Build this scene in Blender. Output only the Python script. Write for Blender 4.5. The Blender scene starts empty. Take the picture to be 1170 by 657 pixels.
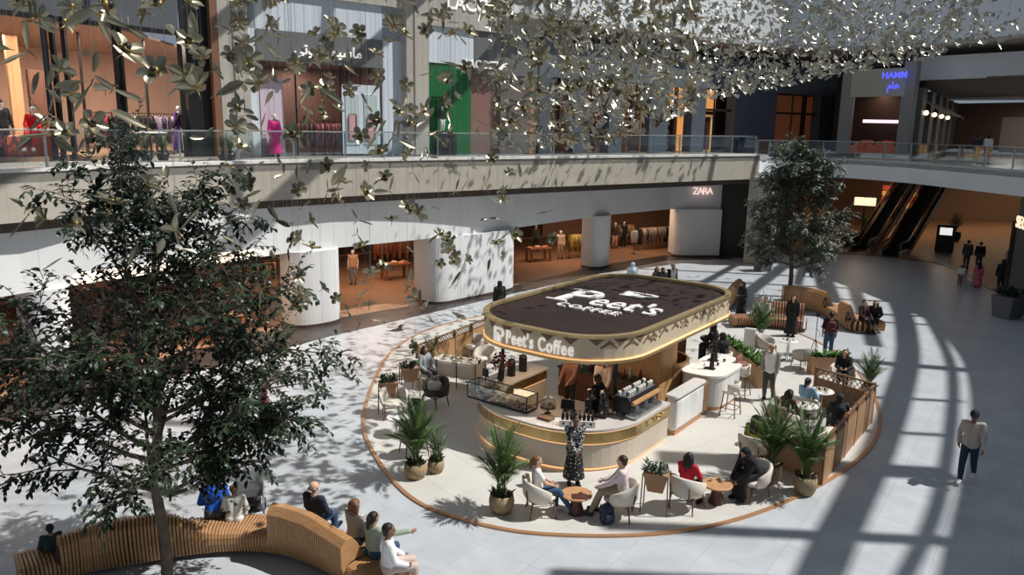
import bpy, bmesh, math, random
from mathutils import Vector, Matrix, noise
random.seed(7)
SC = bpy.context.scene
COL = SC.collection
PI = math.pi
# ------------------------------------------------------------------ camera, sky, sun, exposure
IW, IH, FPX = 1170, 657, 885.0
PITCH, ROLL, CH = math.radians(11.7), math.radians(0.98), 7.9
cam_d = bpy.data.cameras.new('camera'); CAM = bpy.data.objects.new('camera', cam_d); COL.objects.link(CAM)
cam_d.sensor_fit = 'HORIZONTAL'; cam_d.sensor_width = 36.0; cam_d.lens = 36.0 * FPX / IW
cam_d.clip_start = 0.1; cam_d.clip_end = 400
_F = Vector((0, math.cos(PITCH), -math.sin(PITCH)))
_R0 = Vector((1, 0, 0)); _U0 = Vector((0, math.sin(PITCH), math.cos(PITCH)))
_R = math.cos(ROLL) * _R0 + math.sin(ROLL) * _U0
_U = -math.sin(ROLL) * _R0 + math.cos(ROLL) * _U0
CO = Vector((0, 0, CH))
CAM.matrix_world = Matrix(((_R.x, _U.x, -_F.x, 0), (_R.y, _U.y, -_F.y, 0), (_R.z, _U.z, -_F.z, CH), (0, 0, 0, 1)))
SC.camera = CAM
SC.view_settings.view_transform = 'Standard'; SC.view_settings.look = 'None'
SC.view_settings.gamma = 1.0; SC.view_settings.use_curve_mapping = False
SC.view_settings.exposure = 0.0

SUN_EL, SUN_AZ = math.radians(54), math.radians(2)
SUN_DIR = Vector((math.cos(SUN_EL) * math.cos(SUN_AZ), math.cos(SUN_EL) * math.sin(SUN_AZ), math.sin(SUN_EL)))
sd = bpy.data.lights.new('sun', 'SUN'); sd.energy = 4.9; sd.angle = math.radians(0.55); sd.color = (1.0, 0.97, 0.92)
so = bpy.data.objects.new('sun', sd); COL.objects.link(so); so.rotation_euler = SUN_DIR.to_track_quat('Z', 'Y').to_euler()
W = bpy.data.worlds.new('sky'); SC.world = W; W.use_nodes = True
W.node_tree.nodes['Background'].inputs[0].default_value = (0.68, 0.82, 1.0, 1)
W.node_tree.nodes['Background'].inputs[1].default_value = 0.29

def ray(px, py):
    return _F + (px - IW / 2) / FPX * _R - (py - IH / 2) / FPX * _U
def at(px, py, z=0.0):
    d = ray(px, py); t = (z - CH) / d.z; return CO + d * t
def at_d(px, py, dist):
    d = ray(px, py); return CO + d * (dist / math.hypot(d.x, d.y))
def lamp(name, loc, size, power, color, aim=(0, 0, -1), size_y=None):
    l = bpy.data.lights.new(name, 'AREA'); l.energy = power; l.color = color; l.shape = 'RECTANGLE'
    l.size = size; l.size_y = size_y or size
    o = bpy.data.objects.new(name, l); COL.objects.link(o); o.location = loc
    o.rotation_euler = Vector(aim).to_track_quat('-Z', 'Y').to_euler()
    return o

# ------------------------------------------------------------------ materials
MATS = {}
def mat(name, col, rough=0.6, metal=0.0, emit=None, es=0.0, spec=0.4, var=0.0, vscale=6.0, bump=0.0, bscale=30.0, trans=0.0, stretch=None):
    if name in MATS: return MATS[name]
    m = bpy.data.materials.new(name); m.use_nodes = True; nt = m.node_tree; b = nt.nodes['Principled BSDF']
    b.inputs['Base Color'].default_value = (*col, 1); b.inputs['Roughness'].default_value = rough
    b.inputs['Metallic'].default_value = metal; b.inputs['Specular IOR Level'].default_value = spec
    if emit: b.inputs['Emission Color'].default_value = (*emit, 1); b.inputs['Emission Strength'].default_value = es
    if var or bump:
        tc = nt.nodes.new('ShaderNodeTexCoord'); mp = nt.nodes.new('ShaderNodeMapping')
        nt.links.new(tc.outputs['Object'], mp.inputs[0])
        if stretch: mp.inputs['Scale'].default_value = stretch
    if var:
        n = nt.nodes.new('ShaderNodeTexNoise'); n.inputs['Scale'].default_value = vscale; n.inputs['Detail'].default_value = 5
        nt.links.new(mp.outputs[0], n.inputs['Vector'])
        r = nt.nodes.new('ShaderNodeValToRGB')
        r.color_ramp.elements[0].position = 0.3; r.color_ramp.elements[1].position = 0.7
        r.color_ramp.elements[0].color = (*[max(0, c * (1 - var)) for c in col], 1)
        r.color_ramp.elements[1].color = (*[min(1, c * (1 + var)) for c in col], 1)
        nt.links.new(n.outputs['Fac'], r.inputs[0]); nt.links.new(r.outputs[0], b.inputs['Base Color'])
    if bump:
        n2 = nt.nodes.new('ShaderNodeTexNoise'); n2.inputs['Scale'].default_value = bscale
        nt.links.new(mp.outputs[0], n2.inputs['Vector'])
        bp = nt.nodes.new('ShaderNodeBump'); bp.inputs['Strength'].default_value = bump; bp.inputs['Distance'].default_value = 0.02
        nt.links.new(n2.outputs['Fac'], bp.inputs['Height']); nt.links.new(bp.outputs[0], b.inputs['Normal'])
    MATS[name] = m; return m
def glass_mat(name, tint=(0.9, 0.95, 0.95), refl=0.12):
    if name in MATS: return MATS[name]
    m = bpy.data.materials.new(name); m.use_nodes = True; nt = m.node_tree
    for n in list(nt.nodes): nt.nodes.remove(n)
    o = nt.nodes.new('ShaderNodeOutputMaterial'); mx = nt.nodes.new('ShaderNodeMixShader')
    t = nt.nodes.new('ShaderNodeBsdfTransparent'); g = nt.nodes.new('ShaderNodeBsdfGlossy')
    t.inputs[0].default_value = (*tint, 1); g.inputs['Roughness'].default_value = 0.03
    lw = nt.nodes.new('ShaderNodeLayerWeight'); lw.inputs[0].default_value = 0.35
    mr = nt.nodes.new('ShaderNodeMath'); mr.operation = 'MULTIPLY_ADD'; mr.inputs[1].default_value = 0.35; mr.inputs[2].default_value = refl * 0.4
    nt.links.new(lw.outputs['Facing'], mr.inputs[0]); nt.links.new(mr.outputs[0], mx.inputs[0])
    nt.links.new(t.outputs[0], mx.inputs[1]); nt.links.new(g.outputs[0], mx.inputs[2]); nt.links.new(mx.outputs[0], o.inputs[0])
    MATS[name] = m; return m
def tile_mat(name, c1, c2, joint, size, rough=0.3, rot=0.0, ratio=1.0, vein=0.12, offset=0.0, mortar=0.006):
    m = bpy.data.materials.new(name); m.use_nodes = True; nt = m.node_tree; b = nt.nodes['Principled BSDF']
    tc = nt.nodes.new('ShaderNodeTexCoord'); mp = nt.nodes.new('ShaderNodeMapping'); nt.links.new(tc.outputs['Object'], mp.inputs[0])
    mp.inputs['Rotation'].default_value[2] = rot
    br = nt.nodes.new('ShaderNodeTexBrick'); br.offset = offset; br.inputs['Scale'].default_value = 1.0
    br.inputs['Mortar Size'].default_value = mortar; br.inputs['Brick Width'].default_value = size * ratio; br.inputs['Row Height'].default_value = size
    br.inputs['Color1'].default_value = (*c1, 1); br.inputs['Color2'].default_value = (*c2, 1); br.inputs['Mortar'].default_value = (*joint, 1)
    nt.links.new(mp.outputs[0], br.inputs['Vector'])
    n = nt.nodes.new('ShaderNodeTexNoise'); n.inputs['Scale'].default_value = 0.9; n.inputs['Detail'].default_value = 8; n.inputs['Distortion'].default_value = 1.5
    nt.links.new(mp.outputs[0], n.inputs['Vector'])
    r = nt.nodes.new('ShaderNodeValToRGB'); r.color_ramp.elements[0].position = 0.35; r.color_ramp.elements[1].position = 0.65
    r.color_ramp.elements[0].color = (1 - vein, 1 - vein, 1 - vein, 1); r.color_ramp.elements[1].color = (1, 1, 1, 1)
    nt.links.new(n.outputs['Fac'], r.inputs[0])
    mx = nt.nodes.new('ShaderNodeMixRGB'); mx.blend_type = 'MULTIPLY'; mx.inputs[0].default_value = 1
    nt.links.new(br.outputs['Color'], mx.inputs[1]); nt.links.new(r.outputs[0], mx.inputs[2]); nt.links.new(mx.outputs[0], b.inputs['Base Color'])
    b.inputs['Roughness'].default_value = rough; b.inputs['Specular IOR Level'].default_value = 0.35
    MATS[name] = m; return m

M_floor = tile_mat('grey stone tiles', (0.50, 0.53, 0.56), (0.46, 0.49, 0.525), (0.36, 0.38, 0.40), 1.2, 0.32, rot=0.62, vein=0.13)
M_plat = tile_mat('cream terrazzo tiles', (0.60, 0.585, 0.55), (0.57, 0.555, 0.52), (0.42, 0.40, 0.37), 1.2, 0.4, rot=0.927, vein=0.07)
M_border = mat('dark brown stone', (0.05, 0.042, 0.038), 0.3, var=0.3, vscale=2)
M_oakfloor = mat('orange wood floor', (0.38, 0.24, 0.145), 0.4, var=0.15, vscale=1.5)
M_shopfloor = tile_mat('shop oak boards', (0.34, 0.20, 0.125), (0.31, 0.18, 0.11), (0.2, 0.11, 0.06), 0.3, 0.4, ratio=6, offset=0.5)
M_white = mat('white plaster', (0.72, 0.73, 0.73), 0.6, var=0.04, vscale=0.8)
M_fascia = tile_mat('beige travertine', (0.50, 0.46, 0.39), (0.47, 0.43, 0.365), (0.36, 0.33, 0.28), 1.4, 0.55, ratio=1.3, vein=0.12)
M_bluewhite = mat('pale grey panel', (0.76, 0.80, 0.84), 0.5, var=0.03, vscale=0.5)
M_brown = mat('dark bronze', (0.075, 0.055, 0.04), 0.45)
M_soffit = mat('brown soffit', (0.16, 0.13, 0.105), 0.6)
M_black = mat('black metal', (0.012, 0.012, 0.013), 0.4)
M_steel = mat('brushed steel', (0.5, 0.52, 0.53), 0.3, metal=0.9)
M_gold = mat('champagne brass', (0.62, 0.47, 0.24), 0.35, metal=0.75, var=0.08, vscale=4)
M_copper = mat('copper edge', (0.55, 0.30, 0.16), 0.4, metal=0.5)
M_wood = mat('tan bench wood', (0.46, 0.25, 0.115), 0.5, var=0.16, vscale=5, stretch=(1, 1, 6))
M_wood2 = mat('walnut wood', (0.20, 0.105, 0.052), 0.5, var=0.2, vscale=7)
M_woodpanel = mat('oak panel', (0.36, 0.215, 0.115), 0.5, var=0.12, vscale=3, stretch=(1, 1, 0.3))
M_darkwood = mat('dark mahogany', (0.085, 0.03, 0.022), 0.45, var=0.25, vscale=8)
M_cream = mat('cream upholstery', (0.66, 0.61, 0.53), 0.85, bump=0.15, bscale=120)
M_marble = mat('white veined marble', (0.70, 0.70, 0.69), 0.3, var=0.2, vscale=1.6, stretch=(1, 1, 0.4))
M_glass = glass_mat('clear glass')
M_glassdk = glass_mat('smoky glass', (0.55, 0.58, 0.6), 0.3)
M_leafdk = mat('dark glossy ficus leaf', (0.022, 0.042, 0.020), 0.33, var=0.4, vscale=3)
M_leafmid = mat('grey green olive leaf', (0.13, 0.16, 0.115), 0.45, var=0.35, vscale=3)
M_palm = mat('palm green', (0.075, 0.135, 0.035), 0.45, var=0.35, vscale=4)
M_herb = mat('bright green leaf', (0.085, 0.20, 0.04), 0.45, var=0.35, vscale=5)
M_bark = mat('grey brown bark', (0.12, 0.09, 0.065), 0.85, var=0.3, vscale=8, bump=0.6, bscale=20)
M_soil = mat('dark potting soil', (0.03, 0.022, 0.016), 0.95)
M_basket = mat('woven basket', (0.34, 0.255, 0.15), 0.85, var=0.25, vscale=20, bump=0.8, bscale=60)
M_skin = {k: mat('skin ' + k, c, 0.55) for k, c in (('light', (0.60, 0.36, 0.25)), ('tan', (0.40, 0.22, 0.14)), ('brown', (0.20, 0.10, 0.06)))}
M_petal = mat('champagne metal petal', (0.32, 0.295, 0.205), 0.28, metal=0.78, var=0.15, vscale=3)
M_petalgold = mat('gold flower centre', (0.30, 0.22, 0.08), 0.35, metal=0.6)
M_darkcentre = mat('dark flower centre', (0.03, 0.025, 0.015), 0.5)
M_letter = mat('lit white lettering', (0.9, 0.9, 0.9), 0.5, emit=(1, 0.94, 0.86), es=0.4)
M_whitepaint = mat('white painted letter', (0.82, 0.80, 0.77), 0.5)

# ------------------------------------------------------------------ mesh helpers
class MB:
    def __init__(s): s.v = []; s.f = []; s.m = []; s.mats = []; s.cur = 0
    def use(s, m):
        if m not in s.mats: s.mats.append(m)
        s.cur = s.mats.index(m); return s
    def add(s, vs, fs):
        o = len(s.v); s.v.extend([tuple(p) for p in vs])
        for f in fs: s.f.append(tuple(i + o for i in f)); s.m.append(s.cur)
        return s
    def box(s, x0, x1, y0, y1, z0, z1):
        return s.add([(x0,y0,z0),(x1,y0,z0),(x1,y1,z0),(x0,y1,z0),(x0,y0,z1),(x1,y0,z1),(x1,y1,z1),(x0,y1,z1)],
              [(0,3,2,1),(4,5,6,7),(0,1,5,4),(1,2,6,5),(2,3,7,6),(3,0,4,7)])
    def rbox(s, x0, x1, y0, y1, z0, z1, r=0.03):
        p = []
        for (cx, cy, a0) in ((x1-r, y1-r, 0), (x0+r, y1-r, 90), (x0+r, y0+r, 180), (x1-r, y0+r, 270)):
            for k in range(4):
                a = math.radians(a0 + 30 * k); p.append((cx + r*math.cos(a), cy + r*math.sin(a)))
        e = min(r, (z1-z0)/2.5)
        cxm, cym = (x0+x1)/2, (y0+y1)/2
        def ins(q, d):
            return [(x + (cxm-x)*min(1, d/max(1e-6, abs(cxm-x)+1e-6)) if abs(x-cxm) > d else x, y + (cym-y)*min(1, d/max(1e-6, abs(cym-y)+1e-6)) if abs(y-cym) > d else y) for x, y in q]
        q = ins(p, e*0.6)
        return s.rings([[(x, y, z0) for x, y in q], [(x, y, z0+e) for x, y in p], [(x, y, z1-e) for x, y in p], [(x, y, z1) for x, y in q]], True, True)
    def rings(s, rs, cap0=True, cap1=True, closed=True):
        n = len(rs[0]); vs = [p for r in rs for p in r]; fs = []
        for i in range(len(rs)-1):
            for j in range(n if closed else n-1):
                k = (j+1) % n
                fs.append((i*n+j, i*n+k, (i+1)*n+k, (i+1)*n+j))
        if cap0: fs.append(tuple(reversed(range(n))))
        if cap1: fs.append(tuple(range((len(rs)-1)*n, len(rs)*n)))
        return s.add(vs, fs)
    def prism(s, poly, z0, z1):
        a = sum(poly[i][0]*poly[(i+1)%len(poly)][1]-poly[(i+1)%len(poly)][0]*poly[i][1] for i in range(len(poly)))
        if a < 0: poly = poly[::-1]
        return s.rings([[(x, y, z0) for x, y in poly], [(x, y, z1) for x, y in poly]])
    def lathe(s, prof, n=20, cx=0, cy=0, sx=1, sy=1):
        rs = [[(cx + r*sx*math.cos(2*PI*k/n), cy + r*sy*math.sin(2*PI*k/n), z) for k in range(n)] for r, z in prof]
        return s.rings(rs, prof[0][0] > 1e-5, prof[-1][0] > 1e-5)
    def tube(s, pts, rad, n=6):
        pts = [Vector(p) for p in pts]; rad = rad if isinstance(rad, (list, tuple)) else [rad]*len(pts)
        rs = []; up = None
        for i, p in enumerate(pts):
            t = (pts[min(i+1, len(pts)-1)] - pts[max(i-1, 0)])
            if t.length < 1e-9: t = Vector((0, 0, 1))
            t.normalize()
            if up is None: up = t.orthogonal().normalized()
            u = (up - t*up.dot(t))
            u = u.normalized() if u.length > 1e-6 else t.orthogonal().normalized()
            up = u; w = t.cross(u)
            rs.append([p + (u*math.cos(2*PI*k/n) + w*math.sin(2*PI*k/n))*rad[i] for k in range(n)])
        return s.rings(rs)
    def sphere(s, c, r, n=12, m=8, sc=(1, 1, 1)):
        c = Vector(c); rs = []
        for i in range(1, m):
            a = PI*i/m
            rs.append([(c.x + r*sc[0]*math.sin(a)*math.cos(2*PI*k/n), c.y + r*sc[1]*math.sin(a)*math.sin(2*PI*k/n), c.z - r*sc[2]*math.cos(a)) for k in range(n)])
        o = len(s.v); s.rings(rs, False, False)
        b = len(s.v); s.v.append((c.x, c.y, c.z - r*sc[2])); s.v.append((c.x, c.y, c.z + r*sc[2]))
        for k in range(n):
            s.f.append((b, o+(k+1) % n, o+k)); s.m.append(s.cur)
            q = o+(m-2)*n; s.f.append((b+1, q+k, q+(k+1) % n)); s.m.append(s.cur)
        return s
    def capsule(s, p0, p1, r0, r1, n=10):
        p0, p1 = Vector(p0), Vector(p1); d = p1-p0
        L = d.length
        if L < 1e-5: return s.sphere(p0, r0, n)
        t = d/L; u = t.orthogonal().normalized(); w = t.cross(u); rs = []
        prof = [(-r0*math.cos(a), r0*math.sin(a)) for a in (0.25, 0.7, 1.15, 1.57)] + [(L + r1*math.sin(a), r1*math.cos(a)) for a in (0, 0.45, 0.9, 1.35)]
        for z, r in prof:
            rs.append([p0 + t*z + (u*math.cos(2*PI*k/n) + w*math.sin(2*PI*k/n))*r for k in range(n)])
        return s.rings(rs)
    def mesh(s, name, m=None, smooth=False):
        me = bpy.data.meshes.new(name); me.from_pydata(s.v, [], s.f)
        ms = s.mats or ([m] if m else [])
        for x in ms: me.materials.append(x)
        if s.mats: me.polygons.foreach_set('material_index', s.m)
        if smooth: me.polygons.foreach_set('use_smooth', [True]*len(me.polygons))
        me.update(); return me
    def obj(s, name, m=None, parent=None, smooth=False):
        o = bpy.data.objects.new(name, s.mesh(name, m, smooth)); COL.objects.link(o)
        if parent: o.parent = parent
        return o
def thing(name, label, cat, loc=(0, 0, 0), rz=0.0, group=None):
    o = bpy.data.objects.new(name, None); COL.objects.link(o); o.location = loc; o.rotation_euler = (0, 0, rz)
    o['label'] = label; o['category'] = cat
    if group: o['group'] = group
    o.empty_display_size = 0.1
    return o
def tag(o, label, cat, group=None, kind=None):
    o['label'] = label; o['category'] = cat
    if group: o['group'] = group
    if kind: o['kind'] = kind
    return o
def struct(o, label=None):
    o['kind'] = 'structure'
    if label: o['label'] = label; o['category'] = 'structure'
    return o
CHILD = {}
def kids(o):
    return [c for c in bpy.data.objects if c.parent == o]
def copy_tree(o, children=None):
    c = o.copy(); COL.objects.link(c)
    for ch in (children if children is not None else kids(o)):
        d = ch.copy(); COL.objects.link(d); d.parent = c
        for g in kids(ch):
            e = g.copy(); COL.objects.link(e); e.parent = d
    return c
def place(o, loc, rz, label=None, group=None):
    o.location = loc; o.rotation_euler = (0, 0, rz)
    if label: o['label'] = label
    if group: o['group'] = group
    return o
def spline(pts, n=8, closed=False):
    P = [Vector(p) for p in pts]; out = []; N = len(P)
    for i in range(N if closed else N-1):
        p1, p2 = P[i], P[(i+1) % N]
        p0 = P[i-1] if (closed or i > 0) else p1*2-p2
        p3 = P[(i+2) % N] if (closed or i+2 < N) else p2*2-p1
        for k in range(n):
            t = k/n
            out.append(0.5*((2*p1)+(p2-p0)*t+(2*p0-5*p1+4*p2-p3)*t*t+(3*p1-p0-3*p2+p3)*t**3))
    if not closed: out.append(P[-1].copy())
    return out
def offs(poly, d):
    out = []
    for i, p in enumerate(poly):
        a = poly[max(0, i-1)]; b = poly[min(len(poly)-1, i+1)]
        t = (Vector(b)-Vector(a)).normalized(); n = Vector((-t[1], t[0]))
        out.append(Vector((p[0]+n[0]*d, p[1]+n[1]*d)))
    return out
# text -> flat mesh data (verts, faces), made once
def text_mesh(body, size, depth=0.0, offset=0.0, shear=0.0, space=1.0):
    c = bpy.data.curves.new('txt', 'FONT'); c.body = body; c.size = size; c.extrude = depth/2; c.offset = offset; c.shear = shear; c.space_character = space
    c.align_x = 'CENTER'; c.align_y = 'CENTER'; c.resolution_u = 3
    o = bpy.data.objects.new('txt', c); COL.objects.link(o); bpy.context.view_layer.update()
    me = bpy.data.meshes.new_from_object(o.evaluated_get(bpy.context.evaluated_depsgraph_get()))
    vs = [tuple(v.co) for v in me.vertices]; fs = [tuple(p.vertices) for p in me.polygons]
    bpy.data.objects.remove(o); bpy.data.curves.remove(c); bpy.data.meshes.remove(me)
    return vs, fs
def put_text(td, name, m, origin, xdir, ydir, parent=None):
    x = Vector(xdir).normalized(); y = Vector(ydir).normalized(); z = x.cross(y); o = Vector(origin)
    b = MB(); b.add([o + x*a + y*bb + z*c for a, bb, c in td[0]], td[1])
    return b.obj(name, m, parent)
TX = {}
TX['roof0'] = text_mesh("P", 1.75, 0.06, 0.02)
TX['roof1'] = text_mesh("eet's", 1.2, 0.05, 0.006, 0.0, 1.06)
TX['roof2'] = text_mesh("COFFEE", 0.62, 0.05, 0.006, 0.0, 1.25)
TX['front'] = text_mesh("Peet's Coffee", 0.50, 0.04, 0.007, 0.0, 1.12)
TX['lac1'] = text_mesh("LACOSTE", 0.95, 0.08, 0.012)
TX['lac2'] = text_mesh("LACOSTE", 0.55, 0.06, 0.008)
TX['parl'] = text_mesh("PARLY", 0.4, 0.05)
TX['zara'] = text_mesh("ZARA", 0.62, 0.05, 0.0, 0.0, 0.72)
TX['blue'] = text_mesh("HAMM", 0.55, 0.05, 0.012)
TX['blue2'] = text_mesh("\uFEE1\uFE8E\uFEEB", 0.6, 0.05, 0.012)
TX['arab'] = text_mesh("\uFEF2\uFE97\uFEED\uFEA9 \uFEEE\uFEE4\uFEF4\uFEB3\uFE8E\uFEE3", 0.62, 0.05, 0.008)
TX['seph'] = text_mesh("SECRET", 0.75, 0.05, 0.01)
TX['karl'] = text_mesh("KARL", 0.5, 0.03, 0.01)
# ------------------------------------------------------------------ the building
Z2 = 6.52                       # second floor
ZC = 12.5                       # ceiling of second-floor walkway
ZR = 20.0                       # roof
FA = [Vector(p) for p in ((-17.5, 14.5), (-15.6, 18.0), (-13.6, 21.2), (-9.2, 28.2), (0.5, 36.6), (14.7, 47.0))]
FA = spline(FA, 6)
_pier = FA[-1]
Z2R = 6.28
FR = spline([(14.7, 47.0), (15.7, 48.6), (17.8, 49.9), (20.7, 49.0), (22.5, 45.4), (23.1, 41.5), (23.7, 35), (23.6, 28), (22, 20)], 6)
def cross_px(poly, px):
    d = ray(px, 160); best = None
    for a, b in zip(poly[:-1], poly[1:]):
        ca = a[0]*d.y - a[1]*d.x; cb = b[0]*d.y - b[1]*d.x
        if (ca <= 0) != (cb <= 0):
            t = ca/(ca-cb); return Vector((a[0]+(b[0]-a[0])*t, a[1]+(b[1]-a[1])*t))
    # extend the nearest end
    for a, b in ((poly[0], poly[1]), (poly[-1], poly[-2])):
        e = Vector(a) + (Vector(a)-Vector(b)).normalized()*60
        ca = a[0]*d.y - a[1]*d.x; cb = e[0]*d.y - e[1]*d.x
        if (ca <= 0) != (cb <= 0):
            t = ca/(ca-cb); return Vector((a[0]+(e[0]-a[0])*t, a[1]+(e[1]-a[1])*t))
    return Vector(poly[0])
def wall_strip(name, poly, z0, z1, th, m, side=1):
    """vertical wall that follows a plan polyline, th metres thick to its left (side=1)"""
    q = offs(poly, th*side)
    b = MB(); rs = []
    for p, r in zip(poly, q):
        rs.append([(p[0], p[1], z0), (p[0], p[1], z1), (r[0], r[1], z1), (r[0], r[1], z0)])
    b.rings(rs); return b.obj(name, m)
# ground floor
b = MB(); b.prism([(-60, -8), (60, -8), (60, 110), (-60, 110)], -0.3, -0.02)
struct(b.obj('floor', M_floor))
# cafe platform
PLAT = spline([(-4.15, 26.8), (-4.25, 23.5), (-3.95, 20), (-3.24, 17.7), (-2, 15.45), (-0.4, 14.4), (1.2, 14.08), (3.2, 14.25), (5.2, 15.1), (7.55, 16.9), (9.45, 19), (10.7, 21.4), (11.5, 24.2), (11.9, 27.4), (11.0, 31), (8, 33.6), (4, 34.2), (0, 33), (-3, 30)], 8, True)
PZ = 0.0
b = MB(); b.prism([(p[0], p[1]) for p in PLAT], -0.01, PZ); struct(b.obj('floor_cafe', M_plat))
b = MB()
q = offs(PLAT + PLAT[:1], -0.09)
rs = [[(p[0], p[1], -0.02), (p[0], p[1], PZ+0.02), (r[0], r[1], PZ+0.02), (r[0], r[1], -0.02)] for p, r in zip(PLAT + PLAT[:1], q)]
b.rings(rs, False, False); struct(b.obj('trim_cafe', M_copper))
# ground store front line
GA = [Vector(p) for p in ((-18.2, 13.6), (-14.0, 21.7), (-8.6, 29.6), (-2.0, 35.6), (5.0, 44.4), (9.9, 48.9), (13.3, 49.3))]
# dark paving border along the shop
b = MB()
inner = offs(GA, -1.15); outer = offs(GA, 0.3)
inner[1] = Vector((-11.5, 22.0)); inner[2] = Vector((-6.9, 28.5)); inner[3] = Vector((-.6, 36.0)); inner[4] = Vector((5.4, 43.0)); inner[5] = Vector((9.6, 47.4)); inner[6] = Vector((14.0, 48.2))
b.prism([tuple(p) for p in inner] + [tuple(p) for p in reversed(outer)], -0.018, 0.003); struct(b.obj('trim_paving', M_border))
# shop interior floor and back wall
back = [Vector((-26, 16)), Vector((-24, 30)), Vector((-16, 41)), Vector((-7, 50)), Vector((3, 57)), Vector((14, 60))]
b = MB(); b.prism([tuple(p) for p in outer] + [tuple(p) for p in reversed(back)], -0.015, 0.006); struct(b.obj('floor_shop', M_shopfloor))
M_shopwall = mat('warm shop wall', (0.50, 0.30, 0.19), 0.7, var=0.1, vscale=0.6)
struct(wall_strip('wall_shop', back, 0, 5.0, 0.2, M_shopwall))
M_shopdark = mat('dark shop panel', (0.06, 0.035, 0.025), 0.6)
for k, (i, t0, t1, z1) in enumerate(((1, .1, .45, 2.6), (1, .6, .9, 2.6), (2, .05, .4, 2.8), (2, .55, .95, 2.4), (3, .1, .35, 2.8), (3, .6, .9, 2.5))):
    a, c = back[i], back[i+1]
    p = a.lerp(c, t0); q = a.lerp(c, t1)
    struct(wall_strip('wall_niche', [p + Vector((.15, -.3)), q + Vector((.15, -.3))], 0.2, z1, 0.15, M_shopdark))
b = MB(); b.prism([tuple(p) for p in offs(GA, 0.35)] + [tuple(p) for p in reversed(back)], 3.4, 3.5); struct(b.obj('ceiling_shop', mat('shop ceiling', (0.35, 0.24, 0.17), 0.8)))
# bulkhead above the openings
struct(wall_strip('wall_bulkhead', GA[:-1] + [Vector((13.3, 49.35))], 3.0, 6.15, 0.35, M_white))
# rounded white piers and panels between the openings
def rounded_pier(name, px0, px1, depth, z1=3.02, round_l=True, round_r=True, push=0.0):
    a = cross_px(GA, px0); c = cross_px(GA, px1); t = (c-a).normalized(); n = Vector((t.y, -t.x))   # n toward atrium
    L = (c-a).length; r = min(depth*0.9, L*0.45, 0.9)
    loc = []
    for k in range(9):
        an = PI/2*k/8
        loc.append((r - r*math.cos(an), r*math.sin(an)) if round_l else ((0, r) if k == 8 else (0, r*k/8)))
    for k in range(9):
        an = PI/2*k/8
        loc.append((L - r + r*math.sin(an), r*math.cos(an)) if round_r else (L, r*(1-k/8)))
    pts = [a + t*x + n*(y*0.6 - 0.1 + push) for x, y in loc]
    pts += [c - n*(depth*0.7), a - n*(depth*0.7)]
    b = MB(); b.prism([tuple(p) for p in pts], 0, z1)
    b2 = MB(); b2.prism([tuple(p + n*0.012) for p in pts], 0, 0.12)
    o = struct(b.obj(name, M_white)); 
    p2 = struct(b2.obj('baseboard_shop', M_brown)); return o
rounded_pier('pillar_shop', 12, 62, 1.2)
rounded_pier('pillar_shop', 325, 383, 1.2)
rounded_pier('pillar_shop', 491, 588, 1.6)
rounded_pier('pillar_shop', 681, 701, 1.1)
rounded_pier('pillar_shop', 777, 828, 1.6, round_r=False)
# groove and dark recess at the right end
a = Vector((13.35, 49.2)); 
b = MB(); b.prism([(13.2, 49.5), (14.9, 49.5), (15.2, 49.0), (15.0, 48.6), (13.2, 49.3)], 0, 5.2); struct(b.obj('wall_recess', mat('near black panel', (0.02, 0.016, 0.014), 0.5)))
b = MB(); b.prism([(14.15, 46.9), (15.3, 46.0), (16.0, 46.9), (15.0, 48.8), (14.75, 48.6)], 0, Z2-1.35); struct(b.obj('pillar_stone', M_fascia))
# second-floor slab, fascia, curb, dark shadow gap
b = MB()
back2 = [Vector((-40, 14.5)), Vector((-40, 75)), Vector((60, 90)), Vector((60, 18))]
b.prism([tuple(p) for p in FA] + [(15.7, 48.6), (20, 62), (22, 92), (-40, 75), (-40, 14.5)], Z2-0.35, Z2-0.05)
struct(b.obj('floor_upper', tile_mat('pale upper floor tiles', (0.42, 0.42, 0.41), (0.40, 0.40, 0.39), (0.28, 0.28, 0.28), 1.2, 0.25)))
b = MB(); b.prism([tuple(p) for p in FR[6:]] + [(60, 18), (60, 90), (22, 92), (20, 62)], Z2R-0.3, Z2R-0.05); struct(b.obj('floor_upper_right', MATS['pale upper floor tiles']))
b = MB(); b.prism([tuple(p) for p in offs(FA, 0.5)] + [tuple(p) for p in offs(FR[6:], 0.4)] + [(58, 18), (58, 88), (-38, 73), (-38, 14.5)], Z2-1.1, Z2-0.6); struct(b.obj('ceiling_lower', M_soffit))
struct(wall_strip('wall_fascia', FA, Z2-1.42, Z2-0.06, 0.35, M_fascia))
struct(wall_strip('trim_curb', offs(FA, -0.04), Z2-0.06, Z2+0.05, 0.4, mat('white stone curb', (0.75, 0.74, 0.70), 0.4)))
struct(wall_strip('trim_shadow_gap', offs(FA, 0.3), Z2-1.72, Z2-1.40, 0.3, M_brown))
struct(wall_strip('wall_fascia_right', FR, Z2R-1.15, Z2R-0.02, 0.3, M_bluewhite))
struct(wall_strip('trim_curb_right', offs(FR, -0.03), Z2R-0.02, Z2R+0.05, 0.35, mat('grey curb', (0.5, 0.52, 0.53), 0.4)))
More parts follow.
